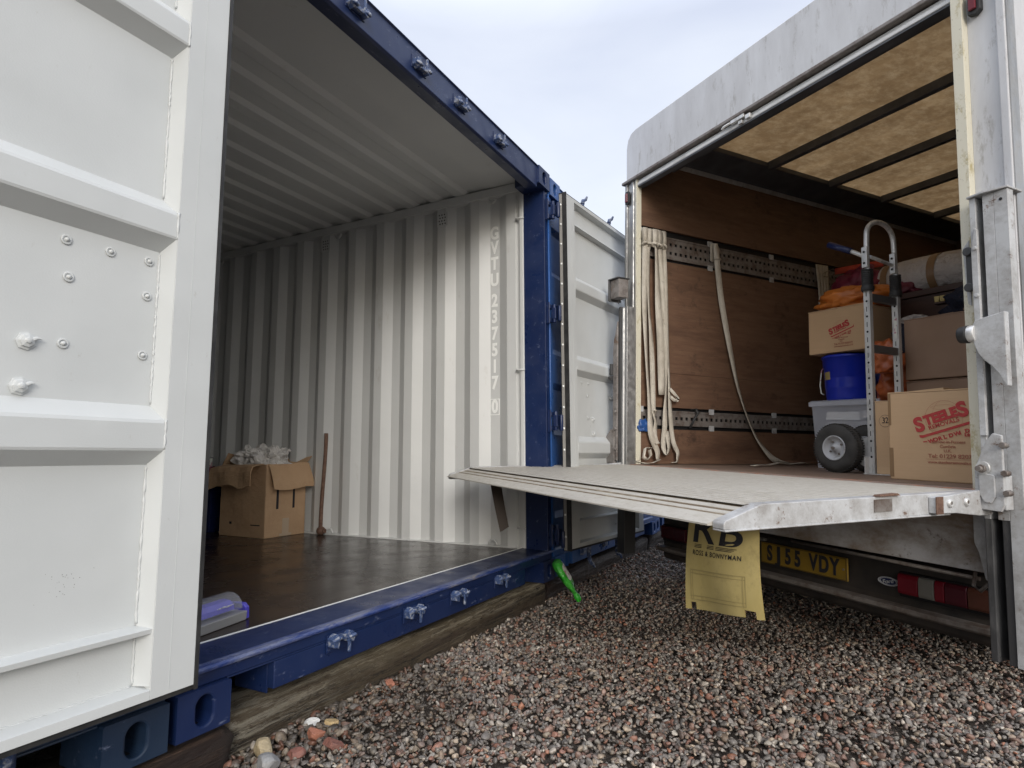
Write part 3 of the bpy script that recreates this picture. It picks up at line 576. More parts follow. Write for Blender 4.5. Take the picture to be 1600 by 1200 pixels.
    for z in (.235, .95, 1.65, 2.34):
        b = MB(); b.M = M @ S; b.box(-.030, .09, .052, .060, z-.04, z+.04); b.tube([(-.028, .045, z-.05), (-.028, .045, z+.05)], .012, 12); b.build('door_hinge', paint, root, .003)
    return root

main = container(0, 'shipping_container', 'open shipping container with navy blue frame, white corrugated inside and the number GVTU 237517 0', 'navy', True)
door(main, TR((-.028, -.098, 0)), True)
RD = TR((2.462, -.055, 0)) @ RZ(R(-6.2)) @ TR((.012, -.046, 0))
rd = door(main, RD, False)
def door_studs():
    b = MB(); b.M = RD; b.box(-.0150, -.0105, .026, .044, .17, 2.45, 0)
    for k in range(17): b.lathe([(0, .005), (.006, .004), (.0075, 0)], TR((-.0152, .034, .25+k*.133)) @ RY(R(-90)), 10, 1)
    b.build('studded_strip', ['strip', 'letter'], rd)
door_studs()
def hinges():
    # hinge lugs welded on the right post
    for z in (.262, .962, 1.652, 2.345):
        b = MB(); b.box(2.405, 2.452, -.006, .0195, z-.058, z-.030); b.box(2.405, 2.452, -.006, .0195, z+.030, z+.058); b.box(2.400, 2.407, -.004, .0195, z-.07, z+.07)
        b.tube([(2.443, -.018, z-.06), (2.443, -.018, z+.06)], .012, 12); b.box(2.428, 2.470, -.034, -.0061, z-.036, z+.036)
        b.build('hinge_lug', 'navy', main, .003)
    b = MB(); b.tube([(2.4385, .014, .13), (2.4385, .014, 2.46)], .007, 8); b.build('post_edge_tube', 'blue', main)
hinges()

def closed_container(X0, label, paint, name='shipping_container', Y0=0):
    r = container(X0, name, label, paint, False, Y0)
    for s in (0, 1):
        b = MB(); mx = (lambda x: x) if s == 0 else (lambda x: W_-x)
        pr = [(.030, .17)]
        for a in (.35, .88, 1.41, 1.94): pr += [(.030, a), (.052, a+.04), (.052, a+.30), (.030, a+.34)]
        pr += [(.030, 2.44)]
        x0, x1 = sorted((mx(.052), mx(1.217)))
        b.sheet(pr, x0, x1, (.03, 0), 'x'); d = b.build('door', paint, r)
        for x in (.50, .94):
            b = MB(); b.tube([(mx(x), .024, .06), (mx(x), .024, 2.52)], .0125, 10)
            for z in (.3, 1.0, 1.8, 2.3): b.box(mx(x)-.035, mx(x)+.035, .010, .030, z-.02, z+.02)
            b.build('locking_bar', 'cast', d)
        for x in (.50, .94):
            for z in (.09, 2.50): b = MB(); b.box(mx(x)-.035, mx(x)+.035, -.008, .0195, z-.02, z+.02); b.build('cam_keeper', 'cast', r, .003)
    return r
closed_container(-2.468, 'closed blue grey container standing left of the open one, mostly behind its left door', 'neighbour_blue', Y0=-.012)
closed_container(2.474, 'closed mid blue container right behind the open right door', 'blue', Y0=.012)
closed_container(4.945, 'closed mid blue container farther along the row, seen under the tail lift', 'blue', Y0=.03)
closed_container(7.42, 'farthest closed container in the row, grey and hardly visible below the tail lift', 'grime', Y0=.08)

# ------------------------------------------------------------------ timber sleepers
def sleeper(x0, x1, y0, y1, zt, zb, label, mat, seed, rot=0):
    rnd = random.Random(seed); b = MB(); nx = int((x1-x0)/.04)+2
    ring = [(y0+.014, zb), (y0+.008, zb+.05), (y0+.004, (zb+zt)/2), (y0-.010, zt-.045), (y0-.006, zt-.020), (y0+.020, zt-.004), (y0+.05, zt-.001), ((y0+y1)/2, zt), (y1-.03, zt-.001), (y1, zt-.03), (y1, zb)]
    n = len(ring); V = []
    ph = [rnd.uniform(0, 6) for _ in ring]
    for i in range(nx):
        t = i/(nx-1); x = x0+(x1-x0)*t; e = .012 if i in (0, nx-1) else 0
        for j, (y, z) in enumerate(ring):
            dz = min(0, -.007*abs(math.sin(x*3+ph[j]))-.007*rnd.random()) if z > zb+.01 else 0
            V.append((x+rnd.uniform(-.004, .004), y+.006*math.sin(x*5+ph[j])+rnd.uniform(-.005, .005)+(e if y < (y0+y1)/2 else -e), z+dz-e))
    fs = [(i*n+j, i*n+(j+1) % n, (i+1)*n+(j+1) % n, (i+1)*n+j) for i in range(nx-1) for j in range(n)]+[tuple(range(n)), tuple((nx-1)*n+j for j in range(n-1, -1, -1))]
    b.add(V, fs, 0, True); o = b.build('timber_sleeper', mat); tag(o, label, 'sleeper', 'timber sleepers under the containers'); return o
sleeper(.185, 2.40, .036, .30, .004, GZ-.06, 'long weathered sleeper with mossy pale edge under the open container sill', 'timber', 1)
sleeper(-.95, .178, .004, .27, -.003, GZ-.06, 'dark wet rotting sleeper under the nearest blue corner casting', 'timber2', 2)
sleeper(2.43, 4.75, .05, .30, -.002, GZ-.06, 'dark sleeper beyond the green bottle under the second container', 'timber2', 3)
sleeper(4.78, 7.1, .05, .30, -.002, GZ-.06, 'farthest dark sleeper in the row, glimpsed beneath the tail lift', 'timber2', 4)
sleeper(7.15, 9.5, .07, .32, -.002, GZ-.06, 'sleeper under the farthest container beyond the van bumper', 'timber2', 5)
for k, x in enumerate((.05, 2.5, 5.0, 7.4)):
    b = MB(); b.box(x-1.2, x+1.1, 5.80, 6.04, GZ-.06, -.003); tag(b.build('timber_sleeper', 'timber2', bevel=.01), ('hidden sleeper under the far end of the open container', 'hidden sleeper under the far end of the second container', 'hidden sleeper under the far end of the third container', 'hidden sleeper under the far end of the last container')[k], 'sleeper', 'timber sleepers under the containers')

# ------------------------------------------------------------------ things in the container
def crumple(name, label, cat, center, size, mat, seed, M=None, sub=4, amp=.35, freq=2.2, group=None, flatb=True, parent=None):
    from mathutils import noise
    bm = bmesh.new(); bmesh.ops.create_icosphere(bm, subdivisions=sub, radius=1)
    off = Vector((seed*7.3, seed*1.9, seed*4.1))
    for v in bm.verts:
        p = v.co.copy(); nz = noise.noise(p*freq+off); ng = abs(noise.noise(p*freq*2.3+off*2)); n3 = abs(noise.noise(p*freq*5.1+off*3))
        v.co = p*(1+amp*nz-amp*.9*ng-amp*.4*n3+amp*.2)
        if flatb and v.co.z < -.72: v.co.z = -.72
        v.co.x *= size[0]/2; v.co.y *= size[1]/2; v.co.z *= size[2]/2
        if flatb: v.co.z += .72*size[2]/2
    me = bpy.data.meshes.new(name); bm.to_mesh(me); bm.free(); me.materials.append(MT[mat])
    for p in me.polygons: p.use_smooth = True
    o = bpy.data.objects.new(name, me); COL.objects.link(o)
    MM = (M or Matrix()) @ TR(center)
    if parent is not None: o.parent = parent; o.matrix_local = MM
    else: o.matrix_world = MM; tag(o, label, cat, group)
    return o

def open_box():
    T = TR((2.012, 2.062, .1705)) @ RZ(R(-1.5)); r = thing('cardboard_box', 'open worn cardboard box overflowing with crumpled packing paper on the container floor', 'box', T)
    w, dpt, h, t = .365, .50, .525, .006
    b = MB(); b.box(0, w, 0, t, 0, h); b.box(0, w, dpt-t, dpt, 0, h); b.box(0, t, t+.0005, dpt-t-.0005, 0, h-.002); b.box(w-t, w, t+.0005, dpt-t-.0005, 0, h-.002); b.box(t, w-t, t, dpt-t, .001, t)
    b.build('box_body', 'card3', r, .002)
    def flap(pts, th, name='flap'):
        b = MB(); n = len(pts[0]); m = len(pts); V = []; 
        for row in pts: V += row
        for row in pts: V += [(x+th[0], y+th[1], z+th[2]) for x, y, z in row]
        N = n*m; F = []
        for i in range(m-1):
            for j in range(n-1):
                a = i*n+j; F += [(a, a+1, a+n+1, a+n), (N+a, N+a+n, N+a+n+1, N+a+1)]
        for j in range(n-1): F += [(j, N+j, N+j+1, j+1), ((m-1)*n+j, (m-1)*n+j+1, N+(m-1)*n+j+1, N+(m-1)*n+j)]
        for i in range(m-1): F += [(i*n, (i+1)*n, N+(i+1)*n, N+i*n), (i*n+n-1, N+i*n+n-1, N+(i+1)*n+n-1, (i+1)*n+n-1)]
        b.add(V, F, 0, False); return b.build(name, 'card3', r)
    # front flap (facing -y) hanging down outside
    flap([[(.012+.02*i/8+j*(w+.012)/8*1.0, -.004-.055*math.sin(i/5*1.5)+.006*math.sin(j), h+.002-i*.036-.010*math.sin(j*.7)) for j in range(9)] for i in range(6)], (0, .004, .0))
    # left flap (facing -x): creased, sagging outwards
    rows = []
    for i in range(8):
        t_ = i/7; row = []
        for j in range(11):
            y = .03+j*(dpt-.02)/10
            out = .105*math.sin(min(1, t_*1.5)*math.pi/2)+.006*math.sin(j*1.1+t_*2); drop = .04*t_+.20*max(0, t_-.42)*(1+.12*math.sin(j*.8))+.012*j/10
            row.append((-.002-out, y, h+.004-drop+.008*math.sin(j*1.7)*t_))
        rows.append(row)
    flap(rows, (.004, 0, -.004))
    # back flaps stand up
    flap([[(w*j/8, dpt-.002-.02*i+.004*math.sin(j), h+.028*i-.012*math.sin(j*.9)*i/3) for j in range(9)] for i in range(4)], (0, -.004, 0))
    flap([[(w-.002+.03*i, y*dpt/8, h+.030*i-.01*math.sin(y)) for y in range(9)] for i in range(4)], (-.004, 0, 0))
    # tape and printed bars
    b = MB(); b.box(.155, .215, -.0012, 0, .002, .13); b.box(.13, .24, -.0020, -.0013, .004, .022); b.build('clear_tape', 'ctape', r)
    b = MB(); b.box(.095, .115, -.0018, -.0002, .20, .40); b.box(.243, .262, -.0018, -.0002, .20, .40); b.build('printed_bars', 'ink', r)
    b = MB(); b.box(-.0015, -.0002, .05, .15, .085, .093); b.box(-.0015, -.0002, .36, .385, .088, .105); b.build('printed_mark', 'ink', r)
    # paper
    rnd = random.Random(5)
    for k in range(19):
        x = .125+rnd.random()*(w-.25); y = .12+rnd.random()*(dpt-.24); z = h-.030+.045*rnd.random()+(.06 if k > 9 else 0)
        s = rnd.uniform(.10, .16)
        o = crumple('crumpled_paper', '', '', (x, y, z), (s*1.3, s*1.3, s*1.1), 'paper', k+3, parent=r, sub=4, amp=.80, freq=1.5, flatb=False)
        for p in o.data.polygons: p.use_smooth = False
    b = MB(); b.box(t+.001, w-t-.001, t+.001, dpt-t-.001, h-.20, h-.12); b.build('paper_packing', 'paper', r)
open_box()
def crate_behind():
    T = TR((2.07, 2.74, .1705)) @ RZ(R(6)); r = thing('plastic_crate', 'dark blue plastic crate behind the open cardboard box, piled with red and grey things', 'crate', T)
    b = MB(); w, d, h = .30, .50, .42
    b.prism([(0, 0), (w, 0), (w, d), (0, d)], 0, .012, 'z'); b.box(0, .01, 0, d, .0125, h); b.box(w-.01, w, 0, d, .0125, h); b.box(.0105, w-.0105, 0, .01, .0125, h); b.box(.0105, w-.0105, d-.01, d, .0125, h)
    b.box(-.012, w+.012, -.012, -.0005, h-.05, h); b.box(-.012, -.0005, 0, d, h-.05, h); b.box(.0, .3, -.006, -.0005, .1, .12); b.box(.0, .3, -.006, -.0005, .25, .27)
    b.build('crate_body', 'dbluep', r, .004)
    crumple('red_bag', 'shiny red plastic bag lying in the blue crate behind the box', 'bag', (.10, .14, .30), (.22, .26, .22), 'maroon', 21, T, amp=.5)
    o = thing('storage_box', 'small white box with grey carry handle on top of the blue crate', 'box', T @ TR((.10, .33, .43)))
    b = MB(); b.prism([(-.11, 0), (.11, 0), (.125, .14), (-.125, .14)], -.09, .09, 'y'); b.build('tub', 'label', o, .006)
    b = MB(); b.box(-.128, .128, -.095, .095, .1405, .150); b.build('lid', 'greyp', o, .003)
    b = MB(); b.tube([(-.04, -.0935, .04), (-.035, -.105, .085), (.035, -.105, .085), (.04, -.0935, .04)], .006, 8); b.build('handle', 'greyp', o)
    crumple('grey_bag', 'dark grey folded bag between the small white box and the red bag', 'bag', (.20, .22, .36), (.20, .18, .16), 'navyf', 25, T, amp=.4)
crate_behind()
def rusty_bar():
    b = MB(); p0, p1 = Vector((2.375, 1.885, .185)), Vector((2.377, 1.858, .925))
    b.tube([p0+(p1-p0)*t+Vector((0, .004*math.sin(t*6), 0)) for t in [i/8 for i in range(9)]], [.014, .015, .014, .015, .014, .0145, .014, .0145, .015], 10)
    b.lathe([(0, -.028), (.024, -.024), (.031, -.006), (.031, .010), (.022, .026), (0, .028)], TR((2.366, 1.87, .200)) @ RX(R(90)), 14)
    b.cyl((2.366, 1.828, .200), (2.366, 1.845, .200), .016, 10)
    o = b.build('rusty_bar', 'rust'); tag(o, 'short rusty iron bar with a knuckle at its foot, leaning upright on the container wall', 'bar')
rusty_bar()
def purple_pack():
    T = TR((.478, .395, .1705)) @ RZ(R(192)) @ Matrix.Diagonal((1, 1, .82, 1)); r = thing('plastic_pack', 'clear plastic pack with purple insert lying on the container floor by the door', 'package', T)
    # length along local x
    b = MB(); pr = [(-.060, .050), (-.060, .062), (-.052, .088), (-.036, .106), (-.012, .116), (.014, .114), (.036, .100), (.050, .078), (.054, .052)]
    b.sheet(pr, .030, .42, (0, -.002), 'x'); b.prism([(y*.98, z) for y, z in pr], .030, .0315, 'x'); b.build('clear_cover', 'clear2', r)
    b = MB(); q = [(-.046, .051), (-.046, .062), (-.030, .085), (-.006, .092), (.020, .088), (.038, .070), (.040, .051)]; b.prism(q, .055, .42, 'x'); b.build('insert', 'purple', r)
    b = MB(); b.prism([(-.070, 0), (.066, 0), (.070, .040), (-.072, .040)], .022, .42, 'x'); b.build('tray', 'greyp', r, .004)
    b = MB(); b.prism([(-.062, .001), (.062, .001), (.060, .050), (.045, .068), (-.045, .068), (-.062, .050)], .0, .0215, 'x'); b.build('end_cap', 'purple', r, .005)
    b = MB(); b.text('allergy', basis((-1, 0, 0), (0, -.78, -.62), (0, .62, -.78), (.115, .0545, .0785)) @ Matrix.Diagonal((1, -1, -1, 1)), .026, 1, 0, .0006); b.build('lettering', 'letter', r, fix=False)
purple_pack()

def bottle():
    # crushed green spray bottle leaning neck down against the sleeper
    T = TR((2.415, -.165, -.105)) @ RZ(R(20)) @ RX(R(-30)) @ RY(R(-14)); r = thing('plastic_bottle', 'bright green plastic bottle with a pale label leaning neck down by the container corner', 'bottle', T)
    b = MB(); n = 20; V = []; prof = [(.022, 0), (.028, .006), (.028, .034), (.021, .038), (.022, .060), (.030, .085), (.042, .112), (.049, .145), (.051, .235), (.046, .262), (.032, .272), (0, .274)]
    for r_, z in prof:
        for j in range(n):
            a = 2*math.pi*j/n; k = 1+(.12*math.sin(3*a+z*40)+.08*math.sin(5*a-z*90))*(1 if .03 < z < .15 else .35); V.append((r_*math.cos(a)*1.25*k, r_*math.sin(a)*.62*k, z))
    b.add(V, [(i*n+j, i*n+(j+1) % n, (i+1)*n+(j+1) % n, (i+1)*n+j) for i in range(len(prof)-1) for j in range(n)]+[tuple(range(n-1, -1, -1))], 0, True); b.build('bottle_body', 'green', r)
    b = MB(); V = []; m = 9
    for i in range(9):
        z = .145+i*.0125; s = 1 if 0 < i < 8 else .8
        for j in range(m):
            a = R(-80)+R(-62+124*j/(m-1))*s; V.append((.0525*math.cos(a)*1.25, .0525*math.sin(a)*.63, z))
    b.add(V, [(i*m+j, i*m+j+1, (i+1)*m+j+1, (i+1)*m+j) for i in range(8) for j in range(m-1)], 0, True); b.build('bottle_label', 'label', r, fix=False)
bottle()

# loose bigger stones along the sleeper
def rock(x, y, s, mat_col, seed, label):
    from mathutils import noise
    rnd = random.Random(seed); bm = bmesh.new(); bmesh.ops.create_icosphere(bm, subdivisions=3, radius=1)
    pl = [(Vector((rnd.gauss(0, 1), rnd.gauss(0, 1), rnd.gauss(0, 1))).normalized(), rnd.uniform(.5, .85)) for _ in range(11)]
    for v in bm.verts:
        for d, h in pl:
            t = v.co.dot(d)-h
            if t > 0: v.co -= d*t
        v.co *= s; v.co.x *= 1.25; v.co.z *= .8
    me = bpy.data.meshes.new('loose_stone'); bm.to_mesh(me); bm.free()
    me.materials.append(mat_col); o = bpy.data.objects.new('loose_stone', me); COL.objects.link(o); o.location = (x, y, GZ+s*.42); o.rotation_euler = (0, .2, rnd.uniform(0, 6))
    tag(o, label, 'stone', 'larger stones along the sleeper')
def rockmat(name, c, c2):
    w = Mat(name, c, .7); w.mix(w.noise(30, 6, .7), c2); w.bump(w.noise(60, 5), .5, .004); return w.m
RM = [rockmat('pale_ochre_stone', (.46, .38, .25), (.34, .27, .16)), rockmat('light_grey_stone', (.34, .34, .34), (.22, .22, .22)), rockmat('red_stone', (.24, .10, .075), (.16, .075, .06)), rockmat('white_stone', (.66, .65, .62), (.5, .5, .48)), rockmat('orange_brick_stone', (.38, .15, .09), (.28, .12, .08)), rockmat('yellow_stone', (.44, .33, .17), (.36, .25, .13))]
rock(.262, -.028, .040, RM[0], 1, 'pale ochre angular stone by the near end of the sleeper')
rock(.205, -.100, .040, RM[1], 2, 'light grey stone at the bottom edge beside the ochre one')
rock(.300, -.115, .024, RM[2], 3, 'dark red stone lying in front of the ochre stone')
rock(.475, .000, .024, RM[3], 4, 'small white stone against the sleeper')
rock(.505, -.055, .025, RM[5], 5, 'yellow stone just in front of the white stone')
rock(.420, -.065, .029, RM[4], 6, 'orange red stone left of the yellow stone')
rock(.395, -.170, .028, RM[2], 8, 'plum red stone farther out on the gravel')
rock(.87, -.002, .024, RM[4], 9, 'orange stone against the middle of the sleeper')

# ------------------------------------------------------------------ removal van, in its own frame (x across, y into the van, z up)
VW = Matrix(((-0.59094225, 0.80663087, -0.01157135, 3.0617), (-0.80590209, -0.59093019, -0.03637751, -0.3468), (-0.03618108, -0.01217164, 0.99927112, 0.6852), (0, 0, 0, 1)))
def make_van():
    v = thing('removal_van', 'grimy white box van with its rear shutter up and tail lift lowered level', 'van', VW)
    Lb = 4.0
    # outer skins, carried down below the floor to block light under the van
    b = MB(); b.box(-.128, -.105, .012, Lb, -.34, 2.30); b.build('left_side_panel', 'grp', v)
    for x in (-.06, 2.20):
        b = MB(); b.box(x-.012, x+.012, 1.62, 4.0, -.68, -.341); b.box(x-.012, x+.012, .30, .72, -.62, -.341); b.build('shade_skirt', 'under', v)  # skirts added to keep light from reaching under the van
    b = MB(); b.box(2.236, 2.262, .012, Lb, -.30, 2.30); b.build('right_side_panel', 'grp', v)
    b = MB(); b.box(2.2625, 2.2660, .03, Lb, -.02, .02); b.box(2.2625, 2.2665, .004, .060, -.30, 2.30); b.build('side_trim', 'alu', v)
    b = MB(); b.box(-.10, 2.235, Lb-.04, Lb, 0, 2.3); b.build('front_bulkhead', 'lining', v)
    # roof: translucent skin and edge capping
    b = MB(); b.box(.10, 2.03, .10, Lb, 2.302, 2.306); b.build('roof_skin', 'roofskin', v, fix=True)
    b = MB(); b.prism([(-.128, 2.302), (-.118, 2.36), (-.095, 2.395), (-.05, 2.42), (.13, 2.425), (.13, 2.378), (-.02, 2.378), (-.02, 2.302)], .10, Lb, 'y'); b.build('roof_edge', 'grp', v)
    b = MB(); b.prism([(2.262, 2.302), (2.252, 2.36), (2.229, 2.395), (2.184, 2.42), (2.00, 2.425), (2.00, 2.378), (2.154, 2.378), (2.154, 2.302)], .10, Lb, 'y'); b.build('roof_edge', 'grp', v)
    b = MB(); b.prism([(-.02, 2.228), (.035, 2.228), (.235, 2.262), (.235, 2.3005), (-.02, 2.3005)], .30, Lb-.05, 'y'); b.build('cant_rail', 'darksteel', v, .006)
    b = MB(); b.box(1.93, 2.15, .30, Lb-.05, 2.235, 2.3005); b.build('cant_rail', 'darksteel', v, .006)
    b = MB(); b.box(-.006, -.001, .05, Lb-.05, 2.19, 2.226); b.build('wall_top_trim', 'lift', v)
    for y in (1.07, 1.76, 2.42, 3.18, 3.8):
        b = MB(); b.box(.2355, 1.9295, y-.020, y+.022, 2.240, 2.3015); b.build('roof_bow', 'darksteel', v, .004)
    # side linings
    for x0, x1, s in ((-.10, -.004, 1), (2.112, 2.235, 0)):
        for nm, z0, z1 in (('lower', .004, .246), ('middle', .402, 1.468), ('upper', 1.702, 2.189)):
            b = MB()
            if nm == 'middle': b.box(x0, x1, .035, Lb-.045, z0, .648); b.box(x0, x1-.004*s, .035, Lb-.045, .6505, z1)
            else: b.box(x0, x1, .035, Lb-.045, z0, z1)
            b.build('wall_lining', 'lining', v)
        b = MB(); xb = x1-.075 if s else x0; b.box(xb, xb+.053, .036, Lb-.046, .2465, .4015); b.box(xb, xb+.053, .036, Lb-.046, 1.4685, 1.7015); b.build('rail_recess', 'black', v)
        for z0, z1 in ((.283, .368), (1.500, 1.640)):      # perforated load rails
            b = MB(); xf = -.014 if s else 2.118; t = .006; 
            def bar(ya, yb, za, zb): b.box(xf, xf+t, ya, yb, za, zb)
            h = z1-z0; rows = ((z0+h*.5, ),) if h < .1 else ((z0+h*.27,), (z0+h*.73,))
            hs = .011; edges = [z0]
            for (zc,) in rows: edges += [zc-hs, zc+hs]
            edges.append(z1)
            for i in range(0, len(edges), 2): bar(.037, 3.9, edges[i], edges[i+1])
            for (zc,) in rows:
                y = .037
                while y < 3.2: bar(y, y+.024, zc-hs+.0002, zc+hs-.0002); y += .048
                bar(y, 3.9, zc-hs+.0002, zc+hs-.0002)
            b.box(xf-.02 if s else xf, xf+.008 if s else xf+.02, .037, 3.9, z0-.010, z0-.0005); b.box(xf-.02 if s else xf, xf+.010 if s else xf+.02, .037, 3.9, z1+.0005, z1+.012)
            b.build('load_rail', 'rail', v)
        if s:
            for y in (.037, .69, 1.345, 2.0):
                for z in (.384, .262, 1.665, 1.478):
                    b = MB(); b.box(-.010, -.002, y-.022, y+.024, z-.020, z+.020); b.build('rail_pad', 'lift', v)
    b = MB(); b.prism([(-.0035, .004), (.030, .004), (-.0035, .030)], .04, 3.9, 'y'); b.build('floor_batten', 'lining', v)
    b = MB(); b.box(-.10, 2.235, .05, Lb-.04, -.05, .0); b.build('van_floor', 'vfloor', v)
    b = MB(); b.box(0.0, 2.10, -.055, .0495, -.030, -.001); b.build('rear_sill', 'rustsill', v, .004)
    b = MB(); b.box(0.0, 2.10, -.080, -.0555, -.050, -.006); b.box(0, 2.10, -.0545, .049, -.09, -.0305); b.build('sill_edge', 'alu', v, .004)
    # rear frame: header with drip rail
    b = MB(); P = [(-.128, 2.052), (2.262, 2.052), (2.262, 2.31), (2.245, 2.372), (2.205, 2.408), (2.15, 2.42), (-.02, 2.42), (-.075, 2.408), (-.112, 2.372), (-.128, 2.31)]
    b.prism(P, 0, .099, 'y'); b.build('rear_header', 'grp', v, .006)
    b = MB(); b.box(-.15, 2.275, -.028, .02, 2.030, 2.0515); b.build('drip_rail', 'rail', v, .005)
    b = MB(); b.box(.0, 2.10, .100, .34, 2.15, 2.225); b.box(0, 2.10, .045, .0995, 2.001, 2.03); b.build('shutter_barrel_cover', 'darksteel', v, .01)
    b = MB(); b.box(.004, 2.10, .006, .036, 2.004, 2.024); b.box(.004, 2.10, -.004, .030, 1.982, 2.0035); sh = b.build('shutter', 'shut', v, .004)
    b = MB(); b.box(.004, 2.10, .0, .050, 1.972, 1.9815); b.build('shutter_shade_strip', 'darksteel', sh)  # dark strip standing in for the shaded underside of the shutter bar
    b = MB(); b.box(.905, 1.005, -.026, -.006, 2.006, 2.028); b.tube([(.90, -.020, 2.018), (.86, -.03, 2.010), (.845, -.03, 2.0)], .008, 8); b.box(1.01, 1.045, -.022, -.005, 1.988, 2.014); b.box(.955, .985, -.018, -.005, 1.982, 2.004); b.build('latch', 'bright', sh, .003)
    # corner posts
    b = MB(); b.box(-.128, -.012, 0, .0115, -.02, 2.0295); b.box(-.128, -.104, -.012, -.0005, 0, 2.0295); b.prism([(-.060, 0), (-.054, -.010), (-.036, -.010), (-.030, 0)], 0, 2.0295, 'z'); b.build('corner_post', 'alu', v, .003)
    b = MB(); b.box(-.0118, .006, -.008, .034, .0, 2.0295); b.build('post_edge', 'cream', v, .002)
    b = MB(); b.box(2.126, 2.232, .010, .040, -.02, 2.0295); b.box(2.2325, 2.262, -.004, .0115, -.3, 2.0295); b.build('corner_post', 'grp', v, .004)
    b = MB(); b.box(2.088, 2.1285, -.026, .045, .0, 2.0295); b.build('post_edge', 'cream', v, .002)
    for x in (-.088, 2.165):
        b = MB(); b.prism([(x-.022, 1.875), (x+.006, 1.865), (x+.024, 1.880), (x+.024, 1.955), (x+.014, 1.968), (x-.022, 1.968)], -.026 if x < 0 else -.016, -.0125 if x < 0 else .0095, 'y', 1); b.prism([(x-.014, 1.885), (x+.012, 1.885), (x+.012, 1.950), (x-.014, 1.950)], -.034 if x < 0 else -.026, -.0265 if x < 0 else -.0165, 'y', 0); b.build('marker_lamp', ['lampred', 'rubber'], v, .003)
    return v
van = make_van()
def make_tail_lift(v):
    # left column with carriage, pulley box
    b = MB(); b.box(-.052, .002, -.085, -.0085, -.595, 1.095, 0); b.box(-.078, -.0525, -.100, -.0125, -.595, 1.10, 1); b.prism([(-.052, -.085), (-.044, -.097), (-.030, -.097), (-.022, -.085)], -.1, 1.09, 'z', 0)
    lc = b.build('lift_column', ['alu', 'darkcol'], v, .003)
    b = MB(); b.box(-.0785, .0035, -.1005, -.0085, -.60, -.10, 0); b.build('column_foot', 'darkcol', v, .003)
    b = MB(); b.prism([(-.125, .02), (-.079, .02), (-.079, 1.0), (-.092, .95), (-.120, .86), (-.128, .80)], -.11, -.075, 'y'); 
    for z in (.10, .24, .36): b.cyl((-.09, -.122, z), (-.09, -.110, z), .011, 8)
    cr = b.build('lift_carriage', 'grime', v, .003)
    b = MB(); b.box(-.150, -.126, -.125, -.08, .62, .70); b.box(-.142, -.130, -.130, -.08, .585, .615); b.cyl((-.135, -.14, .60), (-.135, -.12, .60), .010, 8); b.build('lock_block', 'darkcol', v, .003)
    b = MB(); b.prism([(-.105, .0), (-.26, .0), (-.285, .045), (-.230, .10), (-.215, .17), (-.150, .235), (-.105, .245)], -.115, -.085, 'y'); b.tube([(-.27, -.10, .03), (-.22, -.12, .05), (-.18, -.12, .10)], .016, 8); b.build('hinge_bracket', 'grime', v, .003)
    b = MB(); b.box(-.118, -.020, -.14, -.06, 1.160, 1.292, 0); b.box(-.130, -.1185, -.155, -.05, 1.145, 1.300, 1); b.prism([(-.134, 1.298), (-.134, 1.306), (-.010, 1.300), (-.010, 1.2925)], -.155, -.05, 'y', 1); b.tube([(-.07, -.10, 1.154), (-.085, -.10, 1.135), (-.07, -.10, 1.115), (-.055, -.10, 1.135), (-.068, -.10, 1.150)], .005, 8, 1)
    b.build('pulley_box', ['grime', 'darkcol'], v, .004)
    # right column: open C section with slider
    b = MB(); b.box(2.152, 2.172, -.085, .0095, -.10, 1.100, 0); b.box(2.196, 2.232, -.085, .0095, -.10, 1.100, 0); b.box(2.1722, 2.1958, -.020, .0095, -.60, 1.100, 1); b.box(2.2325, 2.277, -.085, -.045, -.60, 1.100, 0)
    b.prism([(2.146, -.092), (2.205, -.106), (2.282, -.092), (2.282, .009), (2.146, .009)], 1.1005, 1.108, 'z', 0); b.cyl((2.256, -.088, 1.065), (2.256, -.0852, 1.065), .006, 10, 1)
    b.build('lift_column', ['lift', 'black'], v, .003)
    b = MB(); b.box(2.152, 2.176, -.085, .0095, -.60, -.1005); b.box(2.205, 2.232, -.080, .0095, -.60, -.1005); b.build('column_foot', 'darkcol', v, .003)
    b = MB(); b.prism([(2.158, .20), (2.180, .20), (2.180, .97), (2.172, .98), (2.158, .90)], -.100, -.0855, 'y')
    for z in (.90, .72): b.cyl((2.172, -.108, z), (2.172, -.1002, z), .008, 8)
    b.build('slide_bar', 'lift', v, .002)
    b = MB(); b.box(2.118, 2.146, -.060, -.010, .775, .895); b.tube([(2.128, -.070, .905), (2.128, -.050, .905)], .017, 12); b.tube([(2.128, -.070, .765), (2.128, -.050, .765)], .017, 12); b.build('hinge_block', 'darkcol', v, .003)
    b = MB(); b.prism([(2.094, .93), (2.117, .96), (2.117, .70), (2.104, .71)], -.030, -.0065, 'y'); b.build('hinge_plate', 'lift', v, .002)
    b = MB(); b.prism([(2.176, .622), (2.272, .640), (2.272, .375), (2.266, .372), (2.244, .420), (2.222, .450), (2.200, .472), (2.182, .500), (2.170, .535), (2.166, .575), (2.168, .605)], -.135, -.107, 'y'); g = b.build('buffer_bracket', 'lift', v, .003)
    b = MB(); b.tube([(2.176, -.121, .575), (2.150, -.121, .575)], .032, 18, 1); b.tube([(2.1495, -.121, .575), (2.118, -.121, .575)], [.034, .030], 18, 0); b.build('rubber_buffer', ['rubber', 'bright'], g, .003)
    # arm end plate on the right
    b = MB(); b.prism([(2.158, -.062), (2.238, -.066), (2.250, -.04), (2.250, .200), (2.222, .208), (2.200, .180), (2.160, .08)], -.150, -.1365, 'y')
    b.prism([(2.176, .07), (2.176, -.01), (2.190, -.036), (2.212, -.040), (2.226, -.015), (2.226, .06)], -.158, -.1505, 'y')
